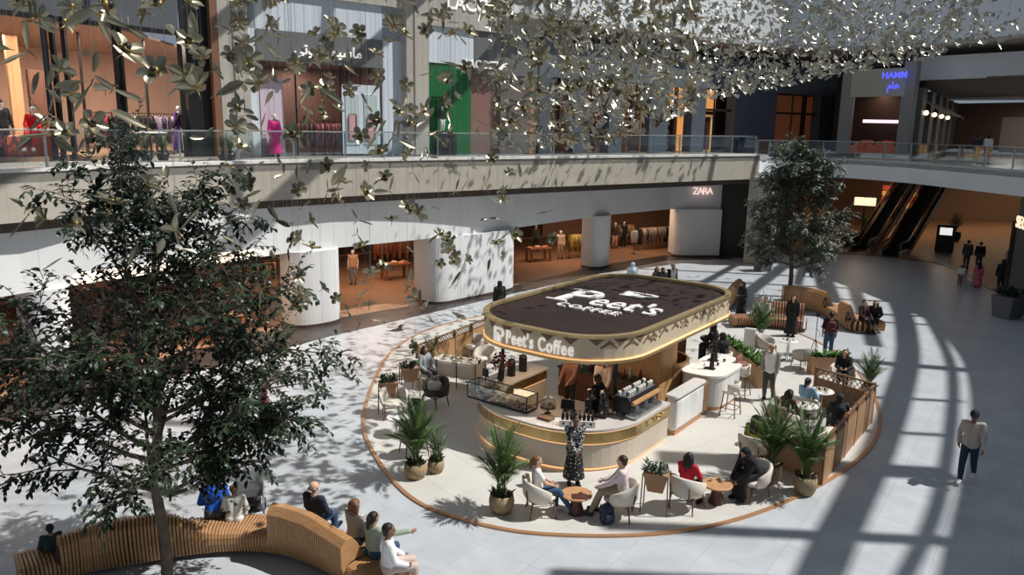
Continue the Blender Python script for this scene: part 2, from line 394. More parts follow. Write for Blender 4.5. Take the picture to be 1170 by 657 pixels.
# shop line of the second floor
SH = [Vector(p) for p in ((-24.0, 12.5), (-18.3, 23.2), (-12.9, 31.6), (-2.2, 40.6), (12.0, 51.5), (17.5, 56.0))]
def spt(px, inset=0.0):
    return cross_px(offs(SH, inset) if inset else SH, px)
def zpix(p, py, px=None):
    """height at which plan point p appears at image row py"""
    pxx = px if px is not None else 585
    d = ray(pxx, py); t = math.hypot(p[0], p[1])/math.hypot(d.x, d.y)
    return CH + d.z*t
def front(name, px0, px1, z0, z1, m, th=0.25, push=0.0, kind='structure'):
    a = spt(px0); c = spt(px1); t = (c-a).normalized(); n = Vector((t.y, -t.x))
    pts = [a + n*push, c + n*push, c + n*(push-th), a + n*(push-th)]
    b = MB(); b.prism([tuple(p) for p in pts], z0, z1); o = b.obj(name, m)
    if kind: o['kind'] = kind
    return o
M_beige = mat('beige stone column', (0.46, 0.43, 0.38), 0.5, var=0.06, vscale=1)
M_ltblue = mat('pale blue white panel', (0.62, 0.68, 0.74), 0.4)
M_greyglass = mat('grey sign panel', (0.16, 0.165, 0.165), 0.35)
M_darkfront = mat('charcoal shop front', (0.035, 0.038, 0.045), 0.4)
M_green = mat('deep green panel', (0.015, 0.13, 0.04), 0.4)
M_orangewall = mat('peach shop wall', (0.62, 0.34, 0.20), 0.7, emit=(1.0, 0.45, 0.2), es=0.0)
ZT = 16.5
# left glass shop: black frame, glass
def mullion(px, z0, z1, w=0.14, m=M_black, push=0.05):
    p = spt(px); b = MB(); b.box(p.x-w/2, p.x+w/2, p.y-w/2, p.y+w/2, z0, z1); o = b.obj('trim_mullion', m); o['kind'] = 'structure'; return o
for px in (62, 71, 84, 140, 146, 212): mullion(px, Z2, 11.32 if px != 140 else ZT, 0.14)
front('trim_transom', -40, 212, 11.15, 11.32, M_black, 0.16)
front('wall_left_top', -60, 212, 11.32, ZT, mat('grey glazed band', (0.12, 0.13, 0.145), 0.15, metal=0.2), 0.1)
front('wall_dark_pier', 217, 244, Z2, ZT, M_black, 0.5, 0.15)
front('pillar_copper', 243, 251, Z2, ZT, mat('copper pier edge', (0.32, 0.16, 0.09), 0.35, metal=0.4), 0.6, 0.5)
front('pillar_left', 250, 284, Z2, ZT, M_beige, 0.6, 0.5)
front('trim_pillar_line', 266, 267.5, Z2, ZT, M_soffit, 0.3, 0.52)
front('wall_white_left', 284, 297, Z2, 13.2, M_ltblue, 0.3, 0.1)
front('wall_white_top', 284, 458, 11.7, 13.2, M_ltblue, 0.3, 0.1)
front('wall_white_right', 437, 460, Z2, 13.2, M_ltblue, 0.3, 0.1)
front('wall_sign_band', 297, 437, 10.45, 11.7, M_greyglass, 0.3, 0.16)
front('wall_lintel', 284, 470, 13.2, ZT, M_beige, 0.4, 0.25)
front('pillar_mid', 459, 484, Z2, ZT, M_beige, 0.6, 0.5)
front('trim_mid_line', 467, 468.5, Z2, ZT, M_soffit, 0.3, 0.52)
front('wall_lacoste_top', 484, 612, 12.6, ZT, M_beige, 0.4, 0.2)
front('wall_lacoste_white', 484, 541, 10.9, 12.6, M_ltblue, 0.3, 0.1)
front('wall_lacoste_band', 540, 612, 10.55, 12.6, M_greyglass, 0.3, 0.14)
front('wall_green', 478, 537, Z2, 10.9, M_green, 0.3, 0.05)
front('wall_taupe', 570, 603, Z2, 10.55, mat('taupe panel', (0.16, 0.13, 0.115), 0.5), 0.3, 0.1)
front('trim_bronze', 603, 611, Z2, 10.55, M_copper, 0.3, 0.12)
front('wall_rose_window', 537, 571, Z2, 10.55, mat('rose glowing window wall', (0.22, 0.13, 0.11), 0.4, emit=(0.9, 0.42, 0.3), es=0.02), 0.3, -0.2)  # panel glows faintly by itself, standing in for a lit window
# tall column standing free on the walkway
cc = at(614.5, 172.5, Z2)
b = MB(); b.prism([(cc.x-.17, cc.y-.25), (cc.x+.2, cc.y-.1), (cc.x+.17, cc.y+.25), (cc.x-.2, cc.y+.1)], Z2, ZT); struct(b.obj('pillar_walkway', mat('light metal column', (0.55, 0.55, 0.53), 0.35, metal=0.3)))
# dark fronts with warm openings between 620 and 880
front('wall_dark_top', 612, 966, 10.6, ZC, mat('slate shop band', (0.13, 0.155, 0.18), 0.5), 0.3, 0.2)
for (p0, p1) in ((612, 626), (651, 664), (691, 706), (737, 758), (785, 800), (833, 880), (930, 945)):
    front('pillar_slate', p0, p1, Z2, 10.6, mat('slate pier', (0.085, 0.10, 0.125), 0.5), 0.7, 0.3)
bk = offs(SH, 2.4); struct(wall_strip('wall_slate_back', [cross_px(bk, 600), bk[4], cross_px(bk, 985)], Z2, 13.2, .2, M_darkfront))
M_glow = mat('glowing shop back wall', (0.50, 0.24, 0.10), 0.7, emit=(1.0, 0.42, 0.12), es=0.7)  # wall glows by itself in place of lamps inside the shop
M_dim = mat('faint glow shop back wall', (0.16, 0.075, 0.045), 0.7, emit=(0.8, 0.25, 0.1), es=0.05)  # weaker glow put into this wall too, no lamp behind it
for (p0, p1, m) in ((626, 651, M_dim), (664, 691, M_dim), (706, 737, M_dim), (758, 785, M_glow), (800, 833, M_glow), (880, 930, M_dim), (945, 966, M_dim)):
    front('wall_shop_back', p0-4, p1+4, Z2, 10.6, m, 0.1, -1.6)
    front('trim_shop_transom', p0, p1, 9.15, 9.3, M_black, 0.15, 0.0)
    mullion((p0+p1)/2 - 3, Z2, 10.6, 0.1)
# lit shelving unit and doorway of the warm shop
def front_thing(px0, px1, z0, z1, push, th):
    a = spt(px0); c = spt(px1); t = (c-a).normalized(); n = Vector((t.y, -t.x))
    return a + n*push, t, n, (c-a).length
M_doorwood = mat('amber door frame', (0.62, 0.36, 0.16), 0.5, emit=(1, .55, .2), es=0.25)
a, t, n, L = front_thing(803, 816, 0, 0, -0.3, 0.2)
d = thing('shop_door', 'amber framed doorway of the lit shop above the stone balcony', 'door', (a.x, a.y, Z2), math.atan2(t.y, t.x))
b = MB(); b.box(0, .14, -.05, .1, 0, 2.4).box(L-.14, L, -.05, .1, 0, 2.4).box(.14, L-.14, -.05, .1, 2.25, 2.4).box(.14, L-.14, -.05, .1, 0, .1); b.obj('frame', M_doorwood, d)
b = MB(); b.box(.14, L-.14, .0, .04, .1, 2.25); b.obj('door_panel', mat('dark red door', (.06, .018, .012), .4), d); dp = d.children[-1] if d.children else d
b = MB(); b.tube([(L-.24, -.04, .95), (L-.24, -.04, 1.25)], .018, 6); b.obj('handle', M_gold, [c for c in bpy.data.objects if c.name.startswith('door_panel')][0])
for (p0, p1, lab) in ((759, 783, 'left'), (818, 832, 'right')):
    a, t, n, L = front_thing(p0, p1, 0, 0, -1.2, 0.2)
    u = thing('display_shelf', 'dark red lit shelf unit on the %s of the amber doorway' % lab, 'shelf', (a.x, a.y, Z2), math.atan2(t.y, t.x))
    for xx in (0, L-.06):
        b = MB(); b.box(xx, xx+.06, -.1, .3, 0, 2.6); b.obj('side_panel', M_darkwood, u)
    for k in range(6):
        b = MB(); b.box(.06, L-.06, -.1, .3, .1+k*.5, .15+k*.5); b.obj('shelf', M_darkwood, u)
    b = MB(); b.box(.06, L-.06, .26, .3, 0, 2.6); b.obj('back_panel', mat('red shelf back', (.3, .05, .02), .5), u)
    rg = random.Random(p0)
    for k in range(5):
        for j in range(5):
            x = .15 + (L-.3)*(j+.5)/5
            bb = MB(); h = rg.uniform(.12, .3); bb.lathe([(.06, 0), (.07, h*.5), (.05, h*.8), (.025, h)], 8)
            q = u.matrix_world if False else None
            w = Vector((a.x, a.y)) + t*x - n*0.0
            o = bb.obj('vase', mat('goods %d' % (j % 3), ((.7, .35, .2), (.6, .55, .45), (.45, .08, .05))[j % 3], .4)); o.location = (w.x, w.y, Z2+.15+k*.5+.001)
            tag(o, 'small item on the lit shelves on the %s of the amber doorway' % lab, 'vase', 'goods on the %s lit shelves' % lab)
# walkway ceiling and level-three parapet (right of the tall column)
P3 = [Vector(p) for p in ((0.6, 41.5), (8, 47.5), (15.5, 52.8), (22, 54.5), (27, 51), (29.6, 44), (30.6, 36), (30.6, 28), (29, 18))]
P3 = spline(P3, 5)
Z3 = 13.5
b = MB(); b.prism([tuple(p) for p in P3] + [(60, 18), (60, 92), (5, 85), (-1.5, 44)], Z3-0.1, Z3+0.1); struct(b.obj('ceiling_upper', mat('taupe upper soffit', (0.55, 0.47, 0.40), 0.7)))
struct(wall_strip('wall_parapet', P3, Z3-0.05, 17.3, 0.3, mat('pale blue grey parapet', (0.82, 0.86, 0.89), 0.6)))
# purple screen that stands on the parapet
a = cross_px(P3, 858); c = cross_px(P3, 952); t = (c-a).normalized(); n = Vector((t.y, -t.x)); L = (c-a).length
scr = thing('video_screen', 'purple patterned video screen above the pale upper parapet', 'screen', (a.x, a.y, 17.31), math.atan2(t.y, t.x))
b = MB(); b.box(0, L, 0, .2, 0, 1.6); b.obj('casing', M_black, scr)
ms = mat('purple screen image', (.2, .1, .2), .4, var=.0)
nt = ms.node_tree; vn = nt.nodes.new('ShaderNodeTexVoronoi'); vn.inputs['Scale'].default_value = 5; rr = nt.nodes.new('ShaderNodeValToRGB')
rr.color_ramp.elements[0].color = (.7, .3, .75, 1); rr.color_ramp.elements[1].color = (.12, .05, .15, 1)
tcn = nt.nodes.new('ShaderNodeTexCoord'); nt.links.new(tcn.outputs['Object'], vn.inputs['Vector']); nt.links.new(vn.outputs['Distance'], rr.inputs[0])
nt.links.new(rr.outputs[0], nt.nodes['Principled BSDF'].inputs['Emission Color']); nt.nodes['Principled BSDF'].inputs['Emission Strength'].default_value = .35
b = MB(); b.box(.1, L-.1, -.02, 0, .08, 1.55); b.obj('display', ms, scr)
# right wing upper floor: blue-sign shop, side gallery, end wall
def rw(px, d):
    v = ray(px, 160); k = d/math.hypot(v.x, v.y); return Vector((v.x*k, v.y*k))
def seg_wall(name, p, q, z0, z1, th, m):
    o = wall_strip(name, [p, q], z0, z1, th, m); o['kind'] = 'structure'; return o
A0, A1 = rw(956, 60), rw(1040, 58)
seg_wall('pillar_shop_left', rw(956, 59.5), rw(970, 59.3), Z2, ZC, .5, mat('grey frame', (.30, .30, .29), .5))
seg_wall('pillar_shop_right', rw(1024, 58.0), rw(1038, 57.6), Z2, ZC, .5, mat('grey frame', (.30, .30, .29), .5))
seg_wall('wall_shop_sign', rw(966, 59.2), rw(1033, 57.8), 10.3, 12.1, .3, mat('olive grey sign panel', (.22, .22, .185), .5, emit=(.5, .5, .4), es=.08))
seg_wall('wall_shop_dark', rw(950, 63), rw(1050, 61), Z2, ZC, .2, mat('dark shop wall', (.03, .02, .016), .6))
pc = rw(1013, 57.9); td = (A1-A0).normalized()
s1 = tag(put_text(TX['blue'], 'shop_sign', mat('blue lit letter', (.05, .05, .6), .5, emit=(.10, .12, 1.0), es=1.2), (pc.x, pc.y-.1, 11.62), (td.x, td.y, 0), (0, 0, 1)), 'blue lit latin letters on the olive shop sign panel', 'sign')
s2 = tag(put_text(TX['blue2'], 'shop_sign', MATS['blue lit letter'], (pc.x, pc.y-.1, 10.95), (td.x, td.y, 0), (0, 0, 1)), 'blue lit arabic letters under the blue latin ones', 'sign')
p = rw(1004, 60.5)
o = MB(); o.box(-1.2, 1.2, -.1, .1, 0, .22); q = o.obj('light_bar', mat('pale pink light', (.9, .7, .8), .5, emit=(1, .75, .85), es=1.2)); q.location = (p.x, p.y, 8.6); tag(q, 'pale pink light bar inside the dark shop under the blue sign', 'lamp')
p = rw(985, 60.8)
for k in range(7):
    o = MB(); o.rbox(-.35, .35, -.2, .2, 0, .5+.2*(k % 3), .05); q = o.obj('display_box', mat('dim red goods', (.25, .06, .04), .5, emit=(1, .2, .1), es=.08)); pp = rw(975+k*8, 60.6); q.location = (pp.x, pp.y, Z2); tag(q, 'dim red display box in the dark shop under the blue sign', 'box', 'display boxes of the blue sign shop')
seg_wall('wall_gallery_band', rw(1034, 60), rw(1260, 56), 11.4, 12.9, .3, M_bluewhite)
# gallery that runs away to the right behind the band
g0, g1 = rw(1040, 58), rw(1088, 92)
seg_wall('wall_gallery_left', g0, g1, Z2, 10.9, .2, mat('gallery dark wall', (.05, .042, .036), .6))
b = MB(); b.prism([tuple(rw(1036, 60)), tuple(rw(1300, 55.5)), tuple(rw(1260, 95)), tuple(rw(1075, 95))], 11.4, 11.5); struct(b.obj('ceiling_gallery', mat('grey gallery ceiling', (.22, .19, .165), .7)))
seg_wall('wall_gallery_end', rw(1080, 90), rw(1230, 84), Z2, 10.9, .2, mat('warm end wall', (.24, .16, .12), .6))
seg_wall('wall_hoarding', rw(1142, 78), rw(1200, 76), Z2, 9.4, .2, mat('pinkish hoarding', (.42, .36, .36), .6))
for k in range(6):
    f = k/6; a = g0.lerp(g1, f+.03); c = g0.lerp(g1, f+.10); n = Vector(((g1-g0).y, -(g1-g0).x)).normalized()
    seg_wall('pillar_gallery', a + n*.35, c + n*.35, Z2, 10.9, .3, mat('gallery pier', (.20, .18, .16), .5))
for f in (.15, .4, .65, .9):
    q = g0.lerp(g1, f) + Vector((5, -2)); lamp('gallery_fill', (q.x, q.y, 10.8), 2.0, 90, (1, .86, .72))  # fill lights added to brighten the gallery
q = rw(1000, 61); lamp('dark_shop_fill', (q.x, q.y, 10.5), 1.5, 40, (1, .6, .4))  # added fill that lifts the inside of the dark shop
for k in range(4):
    f = k/6 + .105; a = g0.lerp(g1, f); t = (g1-g0).normalized(); n = Vector((t.y, -t.x))
    aw = thing('shop_awning', 'striped grey shop awning %s along the dim upper gallery' % ('nearest', 'second', 'third', 'farthest')[k], 'awning', (a.x + n.x*.1, a.y + n.y*.1, 9.3), math.atan2(t.y, t.x))
    for j in range(8):
        b = MB(); x = j*.4
        b.rings([[(x, 0.0, .9), (x+.4, 0.0, .9), (x+.4, -.02, .95), (x, -.02, .95)], [(x, -1.3, 0), (x+.4, -1.3, 0), (x+.4, -1.33, .05), (x, -1.33, .05)]])
        b.obj('stripe', mat('awning stripe %d' % (j % 2), ((.5, .5, .5), (.05, .05, .055))[j % 2], .7), aw)
    l = thing('wall_lantern', 'small lit wall lantern beside the %s gallery awning' % ('nearest', 'second', 'third', 'farthest')[k], 'lamp', (a.x - t.x*1.2 + n.x*.5, a.y - t.y*1.2 + n.y*.5, 9.3))
    b = MB(); b.sphere((0, 0, 0), .16); b.obj('bulb', mat('lantern glow', (1, .85, .6), .5, emit=(1, .8, .5), es=3), l); b = MB(); b.lathe([(.05, .15), (.18, .18), (.02, .35)], 8); b.obj('cap', M_black, l)
# ---- roof with an open skylight and its trusses (out of sight overhead; it shapes the light on the floor)
K = ZR/math.tan(SUN_EL)
SH2 = Vector((K*math.cos(SUN_AZ), K*math.sin(SUN_AZ)))
patch = spline([(7.3, 11.4), (10.4, 16.1), (13.65, 21.2), (16.5, 26.7), (18.3, 32), (20.0, 37), (20.8, 41.5), (19.0, 46.2), (14.5, 49.0), (8, 53), (-4, 58), (-24, 52), (-38, 38), (-38, 18), (-26, 2), (-8, -2), (3, 4)], 6, True)
hole = [p + SH2 for p in patch]
bm = bmesh.new()
big = [(-70, -40), (52, -40), (52, 95), (-70, 95)]
vo = [bm.verts.new((x, y, ZR)) for x, y in big]; vi = [bm.verts.new((p.x, p.y, ZR)) for p in hole]
eo = [bm.edges.new((vo[i], vo[(i+1) % 4])) for i in range(4)]; ei = [bm.edges.new((vi[i], vi[(i+1) % len(vi)])) for i in range(len(vi))]
bmesh.ops.triangle_fill(bm, use_beauty=True, edges=eo+ei)
ext = bmesh.ops.extrude_face_region(bm, geom=bm.faces[:])
for v in ext['geom']:
    if isinstance(v, bmesh.types.BMVert): v.co.z += 0.5
me = bpy.data.meshes.new('roof'); bm.to_mesh(me); bm.free(); me.materials.append(mat('roof underside', (.5, .5, .5), .8))
o = bpy.data.objects.new('roof', me); COL.objects.link(o); struct(o)
def truss(pxpts, width, name='roof_truss', world=False):
    pts = [Vector(p) if world else at(*p).to_2d() for p in pxpts]
    pts = [p + SH2 for p in pts]
    n = 1 if len(pts) == 2 else 6
    pl = spline(pts, n) if n > 1 else pts
    l = offs(pl, width/2); r = offs(pl, -width/2)
    b = MB(); b.rings([[(x[0], x[1], ZR), (x[0], x[1], ZR+.3), (y[0], y[1], ZR+.3), (y[0], y[1], ZR)] for x, y in zip(l, r)])
    struct(b.obj(name, M_steel))
truss([(985, 296), (1010, 320), (1031, 350), (1041, 395), (1034, 440), (1012, 505), (985, 565), (957, 625), (930, 690)], 0.68)
truss([(1035, 330), (1064, 364), (1090, 415), (1092, 480), (1077, 577), (1040, 660), (1015, 720)], 0.2)
for (a, c, w) in (((1000, 367), (1092, 372), .22), ((900, 405), (1105, 422), .5), ((1000, 453), (1102, 458), .22), ((880, 486), (1095, 497), .22), ((760, 522), (1092, 541), .75), ((700, 600), (1085, 617), .4), ((640, 655), (1062, 672), .4)):
    truss([a, c], w)
for (a, c, w) in (((858, 294), (800, 326), .35), ((902, 300), (842, 346), .6), ((920, 300), (914, 325), .3), ((936, 297), (953, 345), .8), ((968, 300), (1003, 395), .45)):
    truss([a, c], w)
for k, (y0, sl) in enumerate(((304, .02), (313, .03), (324, .035), (337, .05), (352, .06))):
    truss([(700, y0-8), (1080, y0+10)], .28)
# long ribs over the left half (they stripe the fascia and the left floor)
for k in range(4):
    x = -32 + k*4.6
    truss([(x, 2+.2*k), (x+13-k*.6, 52)], .45, world=True)
for y in (6, 12, 19.5, 27, 34.5, 42): truss([(-40, y+2), (-8, y)], .4, world=True)
# ---- right wing ground floor
edge = spline([(18.0, 50.8), (22.4, 51.2), (26.3, 48.3), (26.2, 44), (25, 39.5), (24, 33), (23, 25)], 6)
b = MB(); b.prism([tuple(p) for p in edge] + [(60, 25), (60, 88), (14, 88), (16.0, 52)], -0.015, 0.004); struct(b.obj('floor_wing', M_oakfloor))
struct(wall_strip('trim_wing', edge, -.015, .008, .45, M_border))
seg_wall('wall_wing_left', Vector((15.6, 49.5)), Vector((22.5, 60.5)), 0, 5.4, .4, mat('wing shop wall', (.055, .045, .04), .6))
seg_wall('wall_wing_amber', Vector((22.8, 61)), Vector((26.0, 64.5)), 0, 5.4, .4, mat('amber wing wall', (.45, .25, .10), .6))
seg_wall('wall_wing_back', Vector((24, 78)), Vector((58, 70)), 0, 5.4, .3, mat('wing back wall', (.30, .20, .13), .6))
seg_wall('wall_wing_shop', rw(1177, 43.5), rw(1243, 37), 0, 5.4, .4, mat('dark grey shop front', (.10, .10, .10), .5))
seg_wall('trim_wing_frame', rw(1171, 44.2), rw(1176, 43.8), 0, 3.9, .3, M_black)
p = rw(1173, 43.0); q2 = rw(1228, 38.0); td = (q2-p).normalized(); pm = p + td*1.75
tag(put_text(TX['seph'], 'shop_sign', mat('warm lit letter', (.9, .7, .5), .5, emit=(1, .75, .5), es=1.0), (pm.x-.25, pm.y-.25, 4.05), (td.x, td.y, 0), (0, 0, 1)), 'warm lit letters on the dark shop at the right edge', 'sign')
# other signs
def sign_at(td, px, z, m, label, push=.3):
    a = spt(px-4); c = spt(px+4); t = (c-a).normalized(); n = Vector((t.y, -t.x)); p = spt(px, -push)
    return tag(put_text(td, 'shop_sign', m, (p.x, p.y, z), (t.x, t.y, 0), (0, 0, 1)), label, 'sign')
def croc(px, z, m, label, s=1.0, push=.3):
    a = spt(px-4); c = spt(px+4); t = (c-a).normalized(); n = Vector((t.y, -t.x)); p = spt(px, -push)
    b = MB(); pr = [(-.5, .05), (-.2, .12), (0, .22), (.25, .16), (.5, .2), (.48, .1), (.3, .06), (.5, .0), (.3, -.04), (.1, -.12), (-.1, -.04), (-.3, -.1), (-.5, -.02)]
    X = Vector((t.x, t.y, 0)); Y = Vector((0, 0, 1)); O = Vector((p.x, p.y, z))
    b.rings([[O + X*x*s + Y*y*s - X.cross(Y)*k for x, y in pr] for k in (0.04, -.04)])
    return tag(b.obj('shop_emblem', m), label, 'sign')
sign_at(TX['lac1'], 548, 13.75, M_letter, 'large white shop name high on the beige band')
croc(582, 13.75, M_letter, 'white reptile emblem beside the large white shop name', 1.6)
sign_at(TX['lac2'], 552, 10.95, M_letter, 'small white shop name on the grey band above the taupe window')
croc(570, 10.95, M_letter, 'small white reptile emblem after the small white shop name', .9)
sign_at(TX['arab'], 379, 11.0, M_letter, 'white arabic shop name on the grey sign band', .25)
a = GA[-3]; t = (GA[-2]-GA[-3]).normalized(); 
a2, c2 = cross_px(GA, 795), cross_px(GA, 808); t = (c2-a2).normalized(); p = a2.lerp(c2, .5)
tag(put_text(TX['zara'], 'shop_sign', mat('pink lit letter', (.9, .75, .72), .5, emit=(1, .72, .66), es=.9), (p.x+.25, p.y-.2, 4.15), (t.x, t.y, 0), (0, 0, 1)), 'thin pink lit shop name on the white bulkhead by the dark recess', 'sign')
# ---- railings
def railing(name, poly, label, step, h=1.08, postm=M_steel, Z2=Z2):
    L = [0]
    for a, c in zip(poly[:-1], poly[1:]): L.append(L[-1] + (Vector(c)-Vector(a)).length)
    def pt(s):
        for i in range(len(poly)-1):
            if s <= L[i+1] + 1e-6: return Vector(poly[i]).lerp(Vector(poly[i+1]), (s-L[i])/max(1e-6, L[i+1]-L[i]))
        return Vector(poly[-1])
    T = thing(name, label, 'railing', (0, 0, 0))
    n = max(1, int(L[-1]/step)); st = L[-1]/n
    b = MB(); b.tube([(p[0], p[1], Z2+h) for p in poly], .028, 6); b.obj('handrail', M_steel, T)
    for k in range(n+1):
        p = pt(k*st); b = MB(); b.box(p.x-.03, p.x+.03, p.y-.03, p.y+.03, Z2-.02, Z2+h-.04); b.obj('post', postm, T)
    for k in range(n):
        p, q = pt(k*st+.05), pt((k+1)*st-.05); t = (q-p).normalized(); m = Vector((-t.y, t.x))*.008
        b = MB(); b.prism([tuple(p-m), tuple(q-m), tuple(q+m), tuple(p+m)], Z2+.06, Z2+h-.05); b.obj('glass_panel', M_glass, T)
railing('balcony_railing', offs(FA, .35), 'glass balcony railing with steel posts above the beige stone fascia', 2.2)
railing('balcony_railing', offs(FR[2:], .3), 'glass balcony railing on the curved pale fascia at the right', 1.9, Z2=Z2R)
# ------------------------------------------------------------------ the coffee kiosk
KO = Vector((2.88, 21.84)); KRZ = math.atan2(-.6, .8)
def kw(x, y): return Vector((KO.x + .8*x + .6*y, KO.y - .6*x + .8*y))
def rrect(x0, x1, y0, y1, rs, n=10):
    """outline, counter-clockwise from the front middle; rs = radii front-right, back-right, back-left, front-left"""
    pts = [((x0+x1)/2, y0)]
    for (cx, cy, a0, r) in ((x1, y0, -90, rs[0]), (x1, y1, 0, rs[1]), (x0, y1, 90, rs[2]), (x0, y0, 180, rs[3])):
        cx += -r if cx == x1 else r; cy += -r if cy == y1 else r
        for k in range(n+1):
            a = math.radians(a0 + 90*k/n); pts.append((cx + r*math.cos(a), cy + r*math.sin(a)))
    return pts
def inset(pts, d):
    n = len(pts); out = []
    for i in range(n):
        a = Vector(pts[i-1]); c = Vector(pts[(i+1) % n]); t = (c-a).normalized(); out.append((pts[i][0]-t.y*d, pts[i][1]+t.x*d))
    return out
kz0, kz1 = 2.42, 3.06
RO = rrect(-2.36, 2.42, -4.15, 4.1, (1.75, 1.5, 1.5, 1.9))
KI = thing('coffee_kiosk', 'oval topped coffee kiosk with cream fascia and brass banded counter', 'kiosk', (KO.x, KO.y, 0), KRZ)
M_kfascia = mat('cream kiosk fascia', (0.60, 0.51, 0.36), 0.5, var=0.05, vscale=9, bump=0.25, bscale=70)
M_ktop = tile_mat('dark brown roof boards', (0.026, 0.011, 0.008), (0.017, 0.007, 0.006), (0.05, 0.026, 0.02), 0.24, 0.75, ratio=3, vein=0.35, offset=0.5, mortar=0.008)
M_kcounter = mat('ribbed cream counter', (0.60, 0.52, 0.42), 0.6, var=0.06, vscale=20, bump=0.5, bscale=45)
M_kglow = mat('warm light strip', (1, .75, .45), .5, emit=(1.0, .52, .22), es=1.0)
def loop(o, z): return [(x, y, z) for x, y in o]
b = MB(); b.rings([loop(RO, kz0), loop(RO, kz1), loop(inset(RO, .10), kz1), loop(inset(RO, .10), kz1-.16)], False, False)
b.obj('fascia', M_kfascia, KI)
b = MB(); o1 = inset(RO, -.035); b.rings([loop(inset(RO, .0), kz1-.05), loop(o1, kz1-.05), loop(o1, kz1+.02), loop(inset(RO, .14), kz1+.02), loop(inset(RO, .14), kz1-.05)], False, False); b.obj('top_rim', M_gold, KI)
b = MB(); o1 = inset(RO, -.05); b.rings([loop(inset(RO, .12), kz0-.03), loop(o1, kz0-.03), loop(o1, kz0+.04), loop(inset(RO, .0), kz0+.04)], False, False); b.obj('bottom_rim', M_gold, KI)
b = MB(); b.rings([loop(inset(RO, -.012), kz0+.045), loop(inset(RO, -.028), kz0+.045), loop(inset(RO, -.028), kz0+.07), loop(inset(RO, -.012), kz0+.07)], False, False); b.obj('light_strip', M_kglow, KI)
b = MB(); b.rings([loop(inset(RO, .11), kz1-.15), loop(inset(RO, .11), kz1-.09)]); b.obj('roof_deck', M_ktop, KI)
b = MB(); b.rings([loop(inset(RO, .08), kz0-.0), loop(inset(RO, .08), kz0+.05)]); b.obj('underside', mat('kiosk soffit', (.10, .075, .05), .6), KI)
# arc-length walk along the fascia: s = 0 at the front middle, positive to the right
_cum = [0]; RC = RO + RO[:1]
for a, c in zip(RC[:-1], RC[1:]): _cum.append(_cum[-1] + math.hypot(c[0]-a[0], c[1]-a[1]))
def arc(s):
    s = s % _cum[-1]
    for i in range(len(RC)-1):
        if s <= _cum[i+1]:
            d = max(1e-9, _cum[i+1]-_cum[i]); f = (s-_cum[i])/d; t = Vector((RC[i+1][0]-RC[i][0], RC[i+1][1]-RC[i][1]))
            if t.length < 1e-9: continue
            t.normalize(); return Vector((RC[i][0]+(RC[i+1][0]-RC[i][0])*f, RC[i][1]+(RC[i+1][1]-RC[i][1])*f)), t, Vector((t.y, -t.x))
    return Vector(RC[0]), Vector((1, 0)), Vector((0, -1))
def wrap(vs, s0, z0, sx=1, out=.02):
    r = []
    for x, y, z in vs:
        p, t, n = arc(s0 + x*sx); q = p + n*(out + z); r.append((q.x, q.y, z0+y))
    return r
# chevrons along the top of the fascia
b = MB(); s = -1.9; k = 0
rg = random.Random(3)
def tri_up(b, s, w, h, ztop, th=.014):
    prof = [(s-w, ztop), (s+w, ztop), (s, ztop-h)]
    r0 = [];  r1 = []
    for x, z in prof:
        p, t, n = arc(x); r0.append((p.x+n.x*.002, p.y+n.y*.002, z)); r1.append((p.x+n.x*th, p.y+n.y*th, z))
    b.rings([r0, r1])
def vee(b, s, w, h, ztop, t_=.07, th=.014):
    for sg in (-1, 1):
        prof = [(s, ztop), (s, ztop-t_*1.4), (s+sg*w, ztop-h-t_*.6), (s+sg*w, ztop-h)]
        r0 = []; r1 = []
        for x, z in prof:
            p, t, n = arc(x); r0.append((p.x+n.x*.002, p.y+n.y*.002, z)); r1.append((p.x+n.x*th, p.y+n.y*th, z))
        b.rings([r0, r1] if sg > 0 else [r1, r0])
while s < 12.5:
    if s < 3.2:
        tri_up(b, s, .20, .17, kz1-.06)
        if s > 1.5: vee(b, s+.32, .22, .17, kz1-.10)
    else:
        vee(b, s, .2, .15, kz1-.08)
        if int(k) % 2: tri_up(b, s+.35, .06, .08, kz1-.12); tri_up(b, s+.35, .05, .07, kz1-.26)
        if int(k) % 3 == 0: vee(b, s, .14, .11, kz1-.22, .05)
    s += .62; k += 1
b.obj('chevron_pattern', mat('brown chevron', (0.20, 0.12, 0.075), .6), KI)
# lettering on the fascia
vs, fs = TX['front']; xs = [v[0] for v in vs]; w = max(xs)-min(xs)
b = MB(); b.add(wrap(vs, .31, 2.71, 1.95/w, .03), fs); o = b.obj('front_lettering', M_letter, KI); o['label'] = 'lit white shop name on the cream fascia'
def emblem(b, s0, z0, sc, warp):
    # cup: square left half with bars, rounded right half, with a stroke gap
    def quad(pts):
        r = [warp(x*sc, y*sc, 0) for x, y in pts]; r2 = [warp(x*sc, y*sc, .03) for x, y in pts]; b.rings([r, r2])
    quad([(-.5, -.5), (-.5, .5), (-.02, .5), (-.02, .36), (-.30, .36), (-.30, .14), (-.02, .14), (-.02, -.5)][::-1])
    quad([(-.28, -.02), (-.28, .1), (-.06, .1), (-.06, -.02)][::-1]) if False else None
    out = [(.04, .5)] + [(.22+.30*math.sin(a), .18+.32*math.cos(a)) for a in [PI*k/10 for k in range(11)]] + [(.2, -.14), (.2, -.5), (.04, -.5), (.04, -.02), (.2, -.02)] + [(.2+.13*math.sin(a), .19+.17*math.cos(a)) for a in [PI*(10-k)/10 for k in range(11)]] + [(.04, .36)]
    quad(out[::-1])
b = MB()
def _w(x, y, z):
    p, t, n = arc(-.93 + x); q = p + n*(.02+z); return (q.x, q.y, 2.72+y)
emblem(b, 0, 0, .38, _w); b.obj('front_emblem', M_letter, KI)
